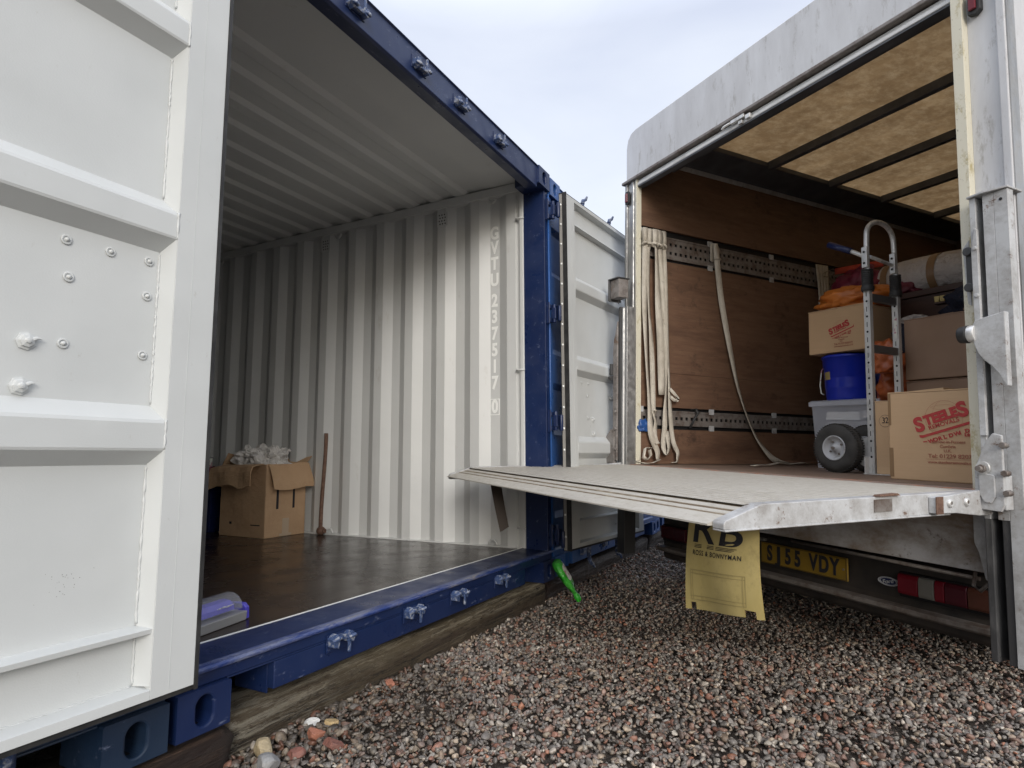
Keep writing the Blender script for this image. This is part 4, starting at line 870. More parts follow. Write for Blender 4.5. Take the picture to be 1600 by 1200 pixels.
    b.box(2.160, 2.248, -.136, -.088, -.060, .060)
    pl = b.build('arm_plate', 'lift', v, .003)
    for x, z in ((2.256, .165), (2.258, .068), (2.262, .0)):
        b = MB(); b.cyl((x, -.165, z), (x, -.135, z), .011, 6); b.build('bolt', 'rail', pl)
    b = MB(); b.cyl((2.192, -.162, .085), (2.192, -.1505, .085), .022, 18, 0); b.cyl((2.196, -.20, .082), (2.196, -.1622, .082), .010, 10, 1); b.cyl((2.196, -.185, .082), (2.196, -.170, .082), .015, 6, 1); b.build('pivot_bolt', ['bright', 'rail'], pl)
    # platform, tilting slightly away; local x across, y back towards -b, built in a child frame
    a = -.0193; P = Matrix(((1, 0, 0, 0), (0, -math.cos(a), -math.sin(a), 0), (0, math.sin(a), -math.cos(a)*-1, 0), (0, 0, 0, 1)))
    def X(x, q, z): return (x, -q*math.cos(a)-z*math.sin(a), q*math.sin(a)+z*math.cos(a))
    x0, x1, Lp = -.044, 2.152, 1.369
    b = MB()
    # ridged deck: profile in q,z extruded across
    prof = []; q = .085
    while q < 1.19:
        prof += [(q, -.0015), (q+.0012, 0), (q+.036, 0), (q+.0372, -.0015), (q+.0485, -.0015)]; q += .050
    top = prof+[(1.205, -.001)]
    kk = 0
    def addstrip(pts, k, xa=x0+.03, xb=x1-.045):
        V = [X(xa, *p) for p in pts]+[X(xb, *p) for p in pts]; n = len(pts); b.add(V, [(i, i+1, n+i+1, n+i) for i in range(n-1)], k)
    i = 0
    for j in range(0, len(prof)-5, 5):
        addstrip(prof[j:j+4], 0); addstrip([prof[j+3], prof[j+4], prof[j+5]], 1)
    addstrip([prof[-5], prof[-4], prof[-3], prof[-2], prof[-1], (1.205, -.001)], 0)
    # sloping lip with wide dirty grooves
    qs = [(1.205, -.001, 0), (1.218, -.0045, 0), (1.219, -.0058, 1), (1.234, -.0100, 1), (1.235, -.0090, 0), (1.256, -.0150, 0), (1.257, -.0165, 1), (1.272, -.0208, 1), (1.273, -.0195, 0), (1.290, -.0245, 0), (1.291, -.0258, 1), (1.303, -.0292, 1), (1.304, -.0280, 0), (1.369, -.048, 0)]
    for (qa, za, ka), (qb, zb, kb) in zip(qs, qs[1:]): addstrip([(qa, za), (qb, zb)], max(ka, kb) if (ka and kb) else 0)
    # underside, ends
    V = [X(x, *p) for x in (x0+.03, x1-.045) for p in ((.085, -.004), (1.205, -.001), (1.369, -.048), (1.369, -.053), (1.16, -.062), (.085, -.062))]
    b.add(V, [(2, 3, 9, 8), (3, 4, 10, 9), (4, 5, 11, 10), (5, 0, 6, 11), (0, 1, 2, 3, 4, 5), (11, 10, 9, 8, 7, 6)], 0)
    b.add([X(x0+.01, .0, -.006), X(x1-.045, .0, -.006), X(x1-.045, .0845, -.006), X(x0+.01, .0845, -.006), X(x0+.01, .0, -.045), X(x1-.045, .0, -.045), X(x1-.045, .0845, -.045), X(x0+.01, .0845, -.045)], [(0, 1, 2, 3), (7, 6, 5, 4), (0, 4, 5, 1), (1, 5, 6, 2), (2, 6, 7, 3), (3, 7, 4, 0)], 0)
    pf = b.build('lift_platform', ['plat', 'groove'], v, fix=False)
    # side rails (right is seen, with a tapering nose), left likewise
    for xa, xb in ((x1-.044, x1), (x0, x0+.029)):
        b = MB(); pr = [(.10, .002), (1.205, .004), (1.345, -.036), (1.352, -.044), (1.352, -.060), (1.20, -.068), (.10, -.068)]; n = len(pr)
        V = [X(xa, *p) for p in pr]+[X(xb, *p) for p in pr]; b.add(V, [tuple(range(n)), tuple(range(2*n-1, n-1, -1))]+[(i, n+i, n+(i+1) % n, (i+1) % n) for i in range(n)], 0)
        pr2 = [(.30, -.0685), (1.352, -.0605), (1.352, -.066), (.30, -.0745)]; V = [X(xa, *p) for p in pr2]+[X(xb+.006, *p) for p in pr2]; b.add(V, [(0, 1, 2, 3), (7, 6, 5, 4), (0, 4, 5, 1), (1, 5, 6, 2), (2, 6, 7, 3), (3, 7, 4, 0)], 0)
        b.build('side_rail', 'lift', pf, .004)
    b = MB()
    for (qa, qb, za, zb) in ((.62, .71, -.045, -.005),):
        V = [X(x, q_, z_) for x in (x1+.0003, x1+.0035) for q_, z_ in ((qa, za), (qb, za), (qb, zb), (qa, zb))]; b.add(V, [(0, 1, 2, 3), (7, 6, 5, 4), (0, 4, 5, 1), (1, 5, 6, 2), (2, 6, 7, 3), (3, 7, 4, 0)], 0)
    b.build('reflector_recess', 'rail', pf)
    b = MB(); V = [X(x, q_, z_) for x in (x1-.01, x1+.010) for q_, z_ in ((.585, .0045), (.70, .0045), (.69, .010), (.60, .012))]; b.add(V, [(0, 1, 2, 3), (7, 6, 5, 4), (0, 4, 5, 1), (1, 5, 6, 2), (2, 6, 7, 3), (3, 7, 4, 0)], 0); b.build('rusty_tab', 'rust', pf)
    # arm reaching along the platform side to the plate
    b = MB(); pr = [(.075, .012), (.14, .008), (.42, -.008), (.42, -.062), (.30, -.066), (.16, -.082), (.075, -.082)]; n = len(pr)
    V = [X(x1+.001, *p) for p in pr]+[X(x1+.026, *p) for p in pr]; b.add(V, [tuple(range(n)), tuple(range(2*n-1, n-1, -1))]+[(i, n+i, n+(i+1) % n, (i+1) % n) for i in range(n)], 0); am = b.build('lift_arm', 'lift', v, .003)
    b = MB(); b.add([X(x1+.0265, *p) for p in ((.385, -.006), (.424, -.006), (.424, -.064), (.385, -.064))]+[X(x1+.030, *p) for p in ((.385, -.006), (.424, -.006), (.424, -.064), (.385, -.064))], [(4, 5, 6, 7), (0, 4, 7, 3), (1, 2, 6, 5), (0, 1, 5, 4), (3, 7, 6, 2)]); b.build('rusty_end', 'rust', am)
    for q_ in (.345, .245):
        b = MB(); b.M = Matrix(); c = X(x1+.026, q_, -.030); b.lathe([(.006, .008), (.010, .010), (.0145, .006), (.015, 0)], TR(c) @ RY(R(90)), 16, 0); b.lathe([(0, .007), (.006, .007)], TR(c) @ RY(R(90)), 10, 1); b.build('bolt', ['bright', 'rail'], am)
    b = MB(); pr = [(.075, .012), (.30, -.004), (.30, -.06), (.075, -.075)]; V = [X(x0-.026, *p) for p in pr]+[X(x0-.001, *p) for p in pr]; b.add(V, [(0, 1, 2, 3), (7, 6, 5, 4), (0, 4, 5, 1), (1, 5, 6, 2), (2, 6, 7, 3), (3, 7, 4, 0)]); b.build('lift_arm', 'lift', v, .003)
    # warning flags hanging from the platform lip
    def flagpoint(s, t): # s 0..1 across, t 0..1 down
        bulge = .05*math.sin(t*math.pi*.9)*math.sin((s*.8+.1)*math.pi)
        xx = 1.765+s*(.298+.020*t)-.004*math.sin(t*3)+(.018*t if s > .9 else 0)
        return Vector((xx, -1.12-.02*t-bulge*.5+.012*math.sin(s*6)*t, -.076-t*(.335-.045*s)+.004*s))
    FM = VW
    b = MB(); n, m = 15, 15; V = []
    for i in range(m):
        for j in range(n): V.append(tuple(flagpoint(j/(n-1), i/(m-1))))
    V2 = [(x, y+.003, z) for x, y, z in V]; N = n*m
    F = [(i*n+j, i*n+j+1, (i+1)*n+j+1, (i+1)*n+j) for i in range(m-1) for j in range(n-1) if not (i == m-2 and j in (1, 12))]
    F2 = [tuple(N+k for k in reversed(f)) for f in F]
    b.add(V+V2, F+F2, 0, True)
    fl = b.build('warning_flag', 'flag', v, fix=False)
    # print follows the flag: map flat text through flagpoint
    def print_on(txt, s0, s1, t0, t1, mat, bold=.0, cuts=()):
        c = MB(); c.text(txt, Matrix(), 1, 1, 0, bold, 'CENTER', 1.18, 0); xs = [p[0] for p in c.v]; ys = [p[1] for p in c.v]
        ax, bx, ay, by = min(xs), max(xs), min(ys), max(ys); vv = []
        for x, y, z in c.v:
            p = flagpoint(s0+(s1-s0)*(x-ax)/(bx-ax), t1+(t0-t1)*(y-ay)/(by-ay)); vv.append((p.x, p.y-.0016, p.z))
        return vv, c.f
    b = MB(); vv, ff = print_on('RB', .11, .84, .03, .328, 'ink', .018); b.add(vv, ff)
    vv, ff = print_on('ROSS & BONNYMAN', .12, .84, .405, .455, 'ink', .010); b.add(vv, ff)
    def patch(s0, s1, t0, t1, k=None, off=.0018, ns=6, nt=2):
        V = []
        for i in range(nt+1):
            for j in range(ns+1): p = flagpoint(s0+(s1-s0)*j/ns, t0+(t1-t0)*i/nt); V.append((p.x, p.y-off, p.z))
        b.add(V, [(i*(ns+1)+j, i*(ns+1)+j+1, (i+1)*(ns+1)+j+1, (i+1)*(ns+1)+j) for i in range(nt) for j in range(ns)], k)
    for k in range(3):
        for s0, s1 in ((.14, .26), (.35, .46), (.49, .78-.03*k)): patch(s0, s1, .345+k*.014, .351+k*.014)
    b.build('flag_print', 'ink', fl, fix=False)
    b = MB()
    for s0, s1, t0, t1 in ((.09, .885, .60, .612), (.09, .885, .635, .643), (.09, .885, .86, .868), (.09, .885, .895, .905)): patch(s0, s1, t0, t1)
    for s0 in (.085, .115, .855, .882): patch(s0, s0+.008, .60, .90, ns=1, nt=6)
    b.build('flag_stitching', 'flagseam', fl, fix=False)
    # second flag by the far tip, turned edge-on
    b = MB(); V = []; n, m = 5, 10
    for i in range(m):
        t = i/(m-1)
        for j in range(n):
            s_ = j/(n-1); w = .085*(1-.25*t); V.append((.40+.16*t+.035*s_*w/.085+.02*t*t, -1.22-.03*t-w*s_*.9, -.058-.235*t-.02*s_*t))
    V2 = [(x+.003, y+.002, z) for x, y, z in V]; N = n*m; F = [(i*n+j, i*n+j+1, (i+1)*n+j+1, (i+1)*n+j) for i in range(m-1) for j in range(n-1)]
    b.add(V+V2, F+[tuple(N+k for k in reversed(f)) for f in F], 0, True); o = b.build('warning_flag', 'flagdark', v, fix=False); o['label'] = 'curled dark warning flag under the far corner of the platform'
make_tail_lift(van)
def make_van_rear(v):
    # pale kick panel below the sill
    b = MB(); b.prism([(-.02, -.095), (.030, -.16), (.045, -.24), (.035, -.315), (.050, -.320), (.062, -.24), (.046, -.155), (.0, -.091)], .12, 2.108, 'x'); b.build('kick_panel', 'stain', v)
    b = MB(); b.prism([(2.085, -.092), (2.128, -.092), (2.128, -.335), (2.118, -.33), (2.100, -.235), (2.085, -.20)], -.028, -.008, 'y'); b.build('panel_bracket', 'lift', v, .002)
    b = MB(); b.tube([(2.05, .04, -.32), (2.052, .02, -.37), (2.075, .02, -.385), (2.11, .02, -.345)], .007, 8); b.tube([(1.2, .06, -.335), (2.06, .05, -.345)], .008, 8); b.build('cable_clip', 'rail', v)
    # bumper and rear step
    b = MB(); b.prism([(.15, -.62), (.135, -.60), (.130, -.54), (.150, -.515), (.150, -.355), (.165, -.345), (.26, -.345), (.26, -.62)], .12, 2.12, 'x'); b.build('rear_bumper', 'bumper', v, .008)
    b = MB(); b.prism([(.09, -.565), (.075, -.555), (.075, -.535), (.12, -.530), (.1295, -.535), (.1295, -.565)], .12, 2.12, 'x'); b.build('bumper_step', 'rail', v, .004)
    for xa, xb, seq in ((1.706, 2.070, (('lampred', 0, .085), ('lampwhite', .087, .150), ('lampred', .152, .190), ('lampdred', .192, .275), ('lampamber', .277, .364))), (.130, .36, (('lampdred', 0, .12), ('lampdred', .122, .23)))):
        r = MB(); r.box(xa-.006, xb+.006, .126, .1495, -.500, -.392); hs = r.build('tail_light', 'black', v, .004)
        for mat, p, q in seq:
            b = MB(); b.prism([(.108, -.482), (.104, -.470), (.104, -.415), (.110, -.400), (.1255, -.397), (.1255, -.486)], xa+p, xa+q, 'x'); b.build('lamp_lens', mat, hs, .003)
    # number plate
    b = MB(); b.box(.948, 1.462, .120, .1295, -.490, -.381); pl = b.build('number_plate', 'plate', v, .004)
    b = MB(); T = lambda x, z: basis((1, 0, 0), (0, 0, 1), (0, -1, 0), (x, .1185, z))
    x = .985
    for ch in 'SJ55 VDY':
        if ch == ' ': x += .034; continue
        b.text(ch, T(x+.025, -.4355), .108, 1.0 if ch == 'J' else .68, 0, .0045); x += .0585
    b.build('plate_text', 'ink', pl, fix=False)
    b = MB()
    for xx0, xx1, z0, z1 in ((.954, 1.456, -.3865, -.3850), (.954, 1.456, -.4860, -.4845), (.954, .9555, -.4845, -.3865), (1.4545, 1.456, -.4845, -.3865)): b.box(xx0, xx1, .1188, .1199, z0, z1)
    b.build('plate_border', 'ink', pl)
    b = MB(); b.cyl((1.442, .1195, -.4355), (1.442, .116, -.4355), .005, 10); b.build('plate_screw', 'rail', pl)
    b = MB(); b.box(.955, .99, .10, .125, -.372, -.356); b.build('plate_lamp', 'lampwhite', v, .004)
    # oval badge
    b = MB(); n = 28
    for r0, r1, z, k in ((1.0, .86, .1262, 0), (.80, .74, .1262, 0)):
        V = []
        for j in range(n):
            a = 2*math.pi*j/n; V += [(1.652+.048*r0*math.cos(a), z, -.447+.019*r0*math.sin(a)), (1.652+.048*r1*math.cos(a), z, -.447+.019*r1*math.sin(a))]
        V += [(x_, y_+.003, z_) for x_, y_, z_ in V]; N = 2*n
        b.add(V, [(2*j, 2*j+1, (2*j+3) % N, (2*j+2) % N) for j in range(n)]+[(2*j, (2*j+2) % N, N+(2*j+2) % N, N+2*j) for j in range(n)]+[(2*j+1, N+2*j+1, N+(2*j+3) % N, (2*j+3) % N) for j in range(n)], k)
    b.lathe([(0, .0), (1, 0)], basis((.047, 0, 0), (0, 0, .018), (0, -1, 0), (1.652, .1285, -.447)), 28, 1); b.text('Ford', basis((1, 0, .25), (0, 0, 1), (0, -1, 0), (1.652, .1255, -.447)), .026, 1, 0, .0004)
    b.build('badge', ['hub', 'dbluep'], v, fix=False)
    # chassis and wheels, with extra underbody boxes added to darken the ground below
    b = MB()
    for x in (.62, 1.48): b.box(x-.04, x+.04, .27, 4.9, -.34, -.22)
    for y in (.6, 1.8, 2.8): b.box(.3, 1.8, y-.03, y+.03, -.345, -.20)
    for y in (.3, .9, 1.5, 2.1, 2.7, 3.3): b.box(-.05, 2.18, y-.03, y+.03, -.19, -.0505)
    b.box(.9, 1.25, .5, 1.3, -.50, -.35); b.cyl((.1, 1.15, -.47), (2.03, 1.15, -.47), .05, 12); b.lathe([(0, -.12), (.10, -.09), (.13, 0), (.10, .09), (0, .12)], TR((1.06, 1.15, -.47)) @ RX(R(90)), 16)
    b.tube([(.5, .28, -.40), (.5, 1.0, -.44), (.55, 2.6, -.42)], .035, 10)
    b.box(.30, 1.80, 1.9, 2.9, -.60, -.345); b.box(.66, 1.44, .34, .50, -.60, -.35); b.build('chassis', 'under', v)
    for y in (1.15, 4.5):
        for x in (.22, 1.90):
            b = MB(); T = TR((x, y, -.475)) @ RY(R(90)); b.lathe([(.21, -.11), (.30, -.115), (.335, -.10), (.345, -.06), (.347, 0), (.345, .06), (.335, .10), (.30, .115), (.21, .11)], T, 40); w = b.build('wheel', 'tyre', v)
            b = MB(); b.lathe([(0, .03), (.06, .04), (.09, .02), (.17, .05), (.208, .09), (.21, -.09), (.17, -.05), (.09, -.02), (0, -.03)], T, 30); b.build('wheel_rim', 'hub', w)
    b = MB()
    for x in (.22, 1.90): b.box(x-.17, x+.17, .66, .675, -.62, -.20); b.box(x-.17, x+.17, .6755, 1.62, -.205, -.195)
    b.build('added_mud_guard', 'rubber', v)  # guards added to cut off light around the rear wheels
    # cab in front of the box
    b = MB(); b.prism([(4.02, -.45), (4.02, 1.05), (4.35, 1.10), (4.95, .62), (5.55, .42), (5.65, -.1), (5.62, -.5)], .08, 2.06, 'x'); cab = b.build('cab', 'grp', v, .05)
    b = MB(); b.prism([(4.40, 1.09), (4.95, .65), (4.96, .68), (4.41, 1.12)], .20, 1.94, 'x'); b.build('windscreen', 'black', cab)
make_van_rear(van)

# ------------------------------------------------------------------ cargo (van frame)
def vthing(name, label, cat, a, b_, c, rz=0, group=None): return thing(name, label, cat, VW @ TR((a, b_, c)) @ RZ(R(rz)), group)
def logo(b, T, s, full=True):
    """removal firm's print; T maps the print plane (x right, y up), s = scale (1 = circle radius .08)"""
    def ring(cx, cy, rx, ry, w, a0=0, a1=360, n=48, k=1):
        V = []
        for j in range(n+1):
            a = R(a0+(a1-a0)*j/n); V += [tuple(T @ Vector(((cx+(rx+w)*math.cos(a))*s, (cy+(ry+w)*math.sin(a))*s, .0002))), tuple(T @ Vector(((cx+rx*math.cos(a))*s, (cy+ry*math.sin(a))*s, .0002)))]
        b.add(V, [(2*j, 2*j+1, 2*j+3, 2*j+2) for j in range(n)], k)
    ring(0, 0, .080, .080, .0012); ring(0, .052, .052, .012, .001, 200, 340); ring(0, .045, .055, .016, .001, 20, 170); ring(-.0, -.050, .055, .014, .001, 200, 340)
    ring(-.004, 0, .045, .078, .0009, 100, 200)
    Q = T @ RZ(R(17)); 
    def tx(t, x, y, size, sx=1, k=0, bold=0): b.text(t, Q @ TR((x*s, y*s, .0004)), size*s, sx, k, bold*s, 'LEFT')
    tx('S', -.134, .000, .092, .98, 0, .0045); tx('TEELE', -.084, .010, .060, .94, 0, .0040); tx('S', .066, .010, .092, .98, 0, .0045)
    tx('REMOVALS', -.078, -.026, .027, 1.04, 0, .0003)
    V = [(-.128, -.044), (-.112, -.050), (.14, -.048), (.146, -.038), (.150, -.030), (.150, -.046), (.142, -.060), (-.118, -.062), (-.130, -.056)]
    b.add([tuple(Q @ Vector((x*s, y*s, .0003))) for x, y in V], [(0, 1, 7, 8), (1, 2, 6, 7), (2, 3, 4, 5, 6)], 0)
    for k, ch in enumerate('WORLDWIDE'): tx(ch, -.100+k*.0235, -.086, .024, 1.1, 0, .0010)
    b.add([tuple(Q @ Vector((x*s, y*s, .0003))) for x, y in ((-.122, -.078), (-.104, -.080), (-.104, -.085), (-.122, -.083))], [(0, 3, 2, 1)], 0)
    b.text('Ltd', T @ TR((.100*s, -.078*s, .0004)), .022*s, 1.1, 0, .0008*s)
    b.text('Barrow-in-Furness', T @ TR((.015*s, -.112*s, .0004)), .019*s, 1, 1, .0002); b.text('Cumbria', T @ TR((.012*s, -.133*s, .0004)), .019*s, 1, 1, .0002); b.text('U.K.', T @ TR((.012*s, -.153*s, .0004)), .019*s, 1, 1, .0002)
    b.text('Tel: 01229 820777', T @ TR((.032*s, -.178*s, .0004)), .026*s, 1.08, 1, .0003); b.text('www.steelesremovals.co.uk', T @ TR((.032*s, -.206*s, .0004)), .019*s, 1.02, 1, .0002)
    b.add([tuple(T @ Vector((x*s, y*s, .0003))) for x, y in ((-.085, -.192), (.15, -.192), (.15, -.1932), (-.085, -.1932))], [(0, 3, 2, 1)], 1)
def shut_box(name, label, a, b_, c, w, d, h, rz, mat='card', pr=None, num=None, seam=True, tape=True, lift=0):
    r = vthing(name, label, 'box', a, b_, c, rz, 'cardboard removal boxes in the van')
    bb = MB(); e = .004
    # slightly bulged box
    nx, nz = 8, 7; V = []; F = []
    bb.box(0, w, 0, d, 0, h-.005)
    o = bb.build('box_body', mat, r, .005)
    bb = MB(); bb.prism([(-.002, h-.0048), (w/2-.002, h+.004+lift), (w/2-.002, h-.0044)], 0, d, 'y'); bb.box(0, w, -.0005, d*.498, h-.0046, h+.001); bb.box(0, w, d*.502, d+.0005, h-.0046, h+.003); bb.build('lid_flaps', mat, r)
    if tape:
        [(lambda q: (q.box(*z), q.build('tape', 'tape', r)))(MB()) for z in ((-.0008, .0, d*.45, d*.58, h*.55, h), (-.0009, .018, -.0012, -.0002, 0.012, h*.36), (-.0009, .012, -.0012, -.0002, h*.62, h-.005))]
    if pr:
        cx, cz, s = pr; bb = MB(); logo(bb, basis((1, 0, 0), (0, 0, 1), (0, -1, 0), (cx, -.0014, cz)), s); bb.build('box_print', ['red', 'redthin'], r, fix=False)
    if num:
        cx, cz, s = num; bb = MB(); T = basis((1, 0, 0), (0, 0, 1), (0, -1, 0), (cx, -.0014, cz)); bb.text('32', T, s, .8, 0, 0)
        V = []
        for j in range(33): aa = 2*math.pi*j/32; V += [tuple(T @ Vector((s*.75*math.cos(aa), s*.72*math.sin(aa)-.002, 0))), tuple(T @ Vector((s*.72*math.cos(aa), s*.69*math.sin(aa)-.002, 0)))]
        bb.add(V, [(2*j, 2*j+1, 2*j+3, 2*j+2) for j in range(32)]); bb.build('handwritten_number', 'ink', r, fix=False)
    return r
shut_box('cardboard_box', 'big clean removals box printed STEELES in red at the van sill', 1.557, .32, .0, .505, .33, .415, 1.5, 'card', (.246, .288, .97), tape=True, lift=.006)
shut_box('cardboard_box', 'box marked with a circled 32 beside the hand truck, half behind the STEELES box', 1.262, .665, .004, .46, .30, .40, 0, 'card', None, (.058, .292, .046), tape=False, lift=.01)
shut_box('cardboard_box', 'plain brown box standing on another box behind the hand truck', 1.175, 1.10, .555, .55, .40, .365, 1, 'card2', None, None, tape=False)
shut_box('cardboard_box', 'lower plain box under the brown one, nearly hidden by the STEELES box', 1.165, 1.12, .0, .57, .38, .548, 0, 'card2', None, None, tape=False)
shut_box('cardboard_box', 'dusty STEELES box balanced on top of the blue bucket', .485, 1.14, .790, .405, .40, .305, 3, 'card', (.235, .165, .62), None, tape=False)
def bucket():
    r = vthing('bucket', 'bright blue plastic bucket standing on the clear crate under a box', 'bucket', .655, 1.335, .4655)
    b = MB(); b.lathe([(0, 0), (.145, 0), (.150, .008), (.1505, .020), (.152, .024), (.164, .232), (.169, .236), (.170, .290), (.176, .292), (.180, .300), (.178, .310), (.170, .314), (.164, .310), (.158, .10), (.146, .012), (0, .012)], None, 48); b.build('bucket_body', 'bluep', r)
    b = MB(); V = []; m = 8
    for i in range(4):
        for j in range(m):
            aa = R(-128+24*j/(m-1)); rr = .1595+.0002*i*5+.0012; V.append((rr*math.cos(aa), rr*math.sin(aa), .145+.018*i))
    b.add(V, [(i*m+j, i*m+j+1, (i+1)*m+j+1, (i+1)*m+j) for i in range(3) for j in range(m-1)], 0, True); b.build('bucket_label', 'flagseam', r, fix=False)
    b = MB(); b.tube([(-.175, -.01, .285), (-.186, -.05, .22), (-.184, -.07, .12), (-.172, -.075, .06), (-.160, -.06, .05)], .0045, 8); b.build('bucket_handle', 'label', r)
    return r
bucket()
def clear_crate():
    r = vthing('plastic_crate', 'translucent plastic storage crate under the blue bucket, filled with papers', 'crate', .505, 1.13, .0, 2)
    w, d, h = .48, .42, .455; b = MB()
    def wall(p, q, t0, t1):  # tapered walls
        pass
    i = .022
    P0 = [(i, i), (w-i, i), (w-i, d-i), (i, d-i)]; P1 = [(0, 0), (w, 0), (w, d), (0, d)]
    V = [(x, y, .0) for x, y in P0]+[(x, y, h-.03) for x, y in P1]; b.add(V, [(0, 1, 5, 4), (1, 2, 6, 5), (2, 3, 7, 6), (3, 0, 4, 7), (3, 2, 1, 0)], 0)
    b.build('crate_body', 'clearp', r, fix=True)
    b = MB(); b.box(-.016, w+.016, -.016, -.001, h-.032, h); b.box(-.016, w+.016, d+.001, d+.016, h-.032, h); b.box(-.016, -.001, -.001, d+.001, h-.032, h); b.box(w+.001, w+.016, -.001, d+.001, h-.032, h); b.box(-.012, w+.012, -.0005, d+.0005, h+.0005, h+.008); b.build('crate_rim', 'clearp', r, .003)
    for k, (x, y, z, ww, hh, m, name) in enumerate(((.07, .05, .335, .24, .055, 'letter', 'folded_papers'), (.33, .05, .34, .13, .05, 'paper', 'folded_papers'), (.05, .05, .03, .36, .17, 'dalu', 'dark_papers'), (.05, .055, .205, .38, .12, 'greyp', 'grey_folders'), (.05, .048, .215, .07, .045, 'letter', 'folded_papers'), (.28, .048, .225, .08, .04, 'letter', 'folded_papers'))):
        o = thing('paper_stack' if 'paper' in name else 'folder_stack', ('white papers lying at the top left inside the clear crate', 'white papers lying at the top right inside the clear crate', 'dark pile at the bottom of the clear crate', 'grey folders across the middle of the clear crate', 'small white sheet at the left inside the clear crate', 'small white sheet on the right inside the clear crate')[k], 'papers', VW @ TR((.505, 1.13, 0)) @ RZ(R(2)) @ TR((x, y, z)) @ RY(R((2, -5, 0, 1, 4, -6)[k])))
        b = MB()
        for q in range(4): b.box(.002*q, ww-.003*q, .001*q, .28-.002*q, hh*q/4, hh*(q+1)/4-.0008)
        b.build('sheets', m, o)
clear_crate()
def hand_truck():
    r = vthing('hand_truck', 'aluminium hand truck with pneumatic wheels and looped handle parked in the van', 'hand truck', 1.235, .68, .006)
    yf = .255
    for y, top, nm in ((0, 1.160, 0), (yf, 1.12, 1)):
        b = MB(); b.box(-.018, .018, y-.014, y-.010, .0, 1.16); b.box(-.018, -.014, y-.0098, y+.012, .0, 1.16); b.box(.014, .018, y-.0098, y+.012, .0, 1.16); b.box(-.0138, .0138, y-.0098, y-.002, .0, 1.16)
        for k in range(12): b.cyl((0, y-.0145, .09+k*.088), (0, y-.0142, .09+k*.088), .0065, 10, 1)
        for k in range(11): b.box(-.003, .001, y-.0146, y-.0142, .118+k*.088, .146+k*.088, 1)
        b.build('rail', ['bright', 'black'], r)
        b = MB(); b.box(-.016, .016, y-.024, y-.0148, 1.165, 1.285)
        for z in (1.19, 1.255): b.cyl((0, y-.0285, z), (0, y-.0245, z), .007, 10, 1)
        b.build('bracket', ['bright', 'black'], r, .002)
        b = MB()
        for k in range(9): b.tube([(0+.024*math.cos(t), y+.026*math.sin(t)*.9, 1.062+k*.011+(.004*math.sin(t*2))) for t in [2*math.pi*q/14 for q in range(15)]], .0075, 6)
        b.lathe([(.030, -.018), (.034, -.008), (.034, .010), (.028, .018)], TR((0, y, 1.045)), 14); b.build('cord_wrap', 'rubber', r)
    # loop
    b = MB(); p = [(0, 0, 1.15), (0, 0, 1.30), (0, .004, 1.36)]+[(0, yf/2-(yf/2-.004)*math.cos(a), 1.36+.095*math.sin(a)) for a in [math.pi*k/14 for k in range(1, 14)]]+[(0, yf-.004, 1.36), (0, yf, 1.30), (0, yf, 1.13)]
    b.tube(p, .0145, 14); b.build('loop_handle', 'bright', r)
    b = MB(); b.tube([(.0, .03, 1.235), (.0, yf-.02, 1.215)], .010, 10); b.tube([(-.016, .02, 1.235), (-.09, .02, 1.285), (-.115, .02, 1.30)], .012, 12); g = b.build('side_bar', 'bright', r)
    b = MB(); b.tube([(-.105, .02, 1.294), (-.25, .02, 1.375)], [.0175, .019], 14); b.build('grip', 'dbluep', g)
    for z in (.30, .70, .995):
        b = MB(); b.box(-.012, .014, .0125, yf-.0145, z-.022, z+.022); b.build('cross_bar', 'dalu', r, .003)
    # toe plate and axle brackets
    b = MB(); b.box(-.02, .20, -.06, yf+.06, -.006, -.001); b.box(-.02, -.014, -.05, yf+.05, -.001, .09); b.build('toe_plate', 'bright', r, .002)
    for y in (-.0, yf):
        b = MB(); b.prism([(-.02, .02), (-.02, .20), (-.06, .19), (-.19, .165), (-.205, .13), (-.19, .10)], y-.004, y+.004, 'y'); b.build('axle_bracket', 'bright', r, .002)
    b = MB(); b.cyl((-.178, -.07, .135), (-.178, yf+.07, .135), .009, 10); b.build('axle', 'rail', r)
    for y in (-.045, yf-.02):
        T = TR((-.178, y, .135)) @ RX(R(90)); b = MB(); R0 = .141
        b.lathe([(.066, -.035), (.078, -.040), (.100, -.043), (.122, -.040), (.135, -.028), (R0, -.010), (R0, .010), (.135, .028), (.122, .040), (.100, .043), (.078, .040), (.066, .035)], T, 64)
        for k in range(56):
            a = 2*math.pi*k/56
            for s in (-1, 1): b.box(-.0028, .0028, s*.006 if s > 0 else -.030, s*.030 if s > 0 else -.006, R0-.0065, R0+.0015, 1, T @ RZ(a) @ Matrix(((1, 0, 0, 0), (0, 0, 1, 0), (0, 1, 0, 0), (0, 0, 0, 1))))
        wh = b.build('wheel', ['tyre', 'tyre'], r)
        b = MB(); b.lathe([(.064, -.036), (.0725, .040), (.070, .044), (.064, .040), (.058, .026), (.052, .018), (.030, .016), (.028, .024), (.018, .026), (.016, .040), (0, .041)], T, 40)
        for k in range(4):
            a = R(30+90*k); b.cyl(tuple(T @ Vector((.040*math.cos(a), .040*math.sin(a), .016))), tuple(T @ Vector((.040*math.cos(a), .040*math.sin(a), .024))), .006, 8, 1)
        b.cyl(tuple(T @ Vector((0, 0, .041))), tuple(T @ Vector((0, 0, .052))), .009, 12, 1); b.build('wheel_rim', ['hub', 'rail'], wh)
    b = MB(); b.box(-.006, .010, yf-.0165, yf-.0148, .78, .90); b.build('maker_label', 'label', r)
hand_truck()
def vcrumple(name, label, cat, c, size, mat, seed, **k): return crumple(name, label, cat, c, size, mat, seed, VW, **k)
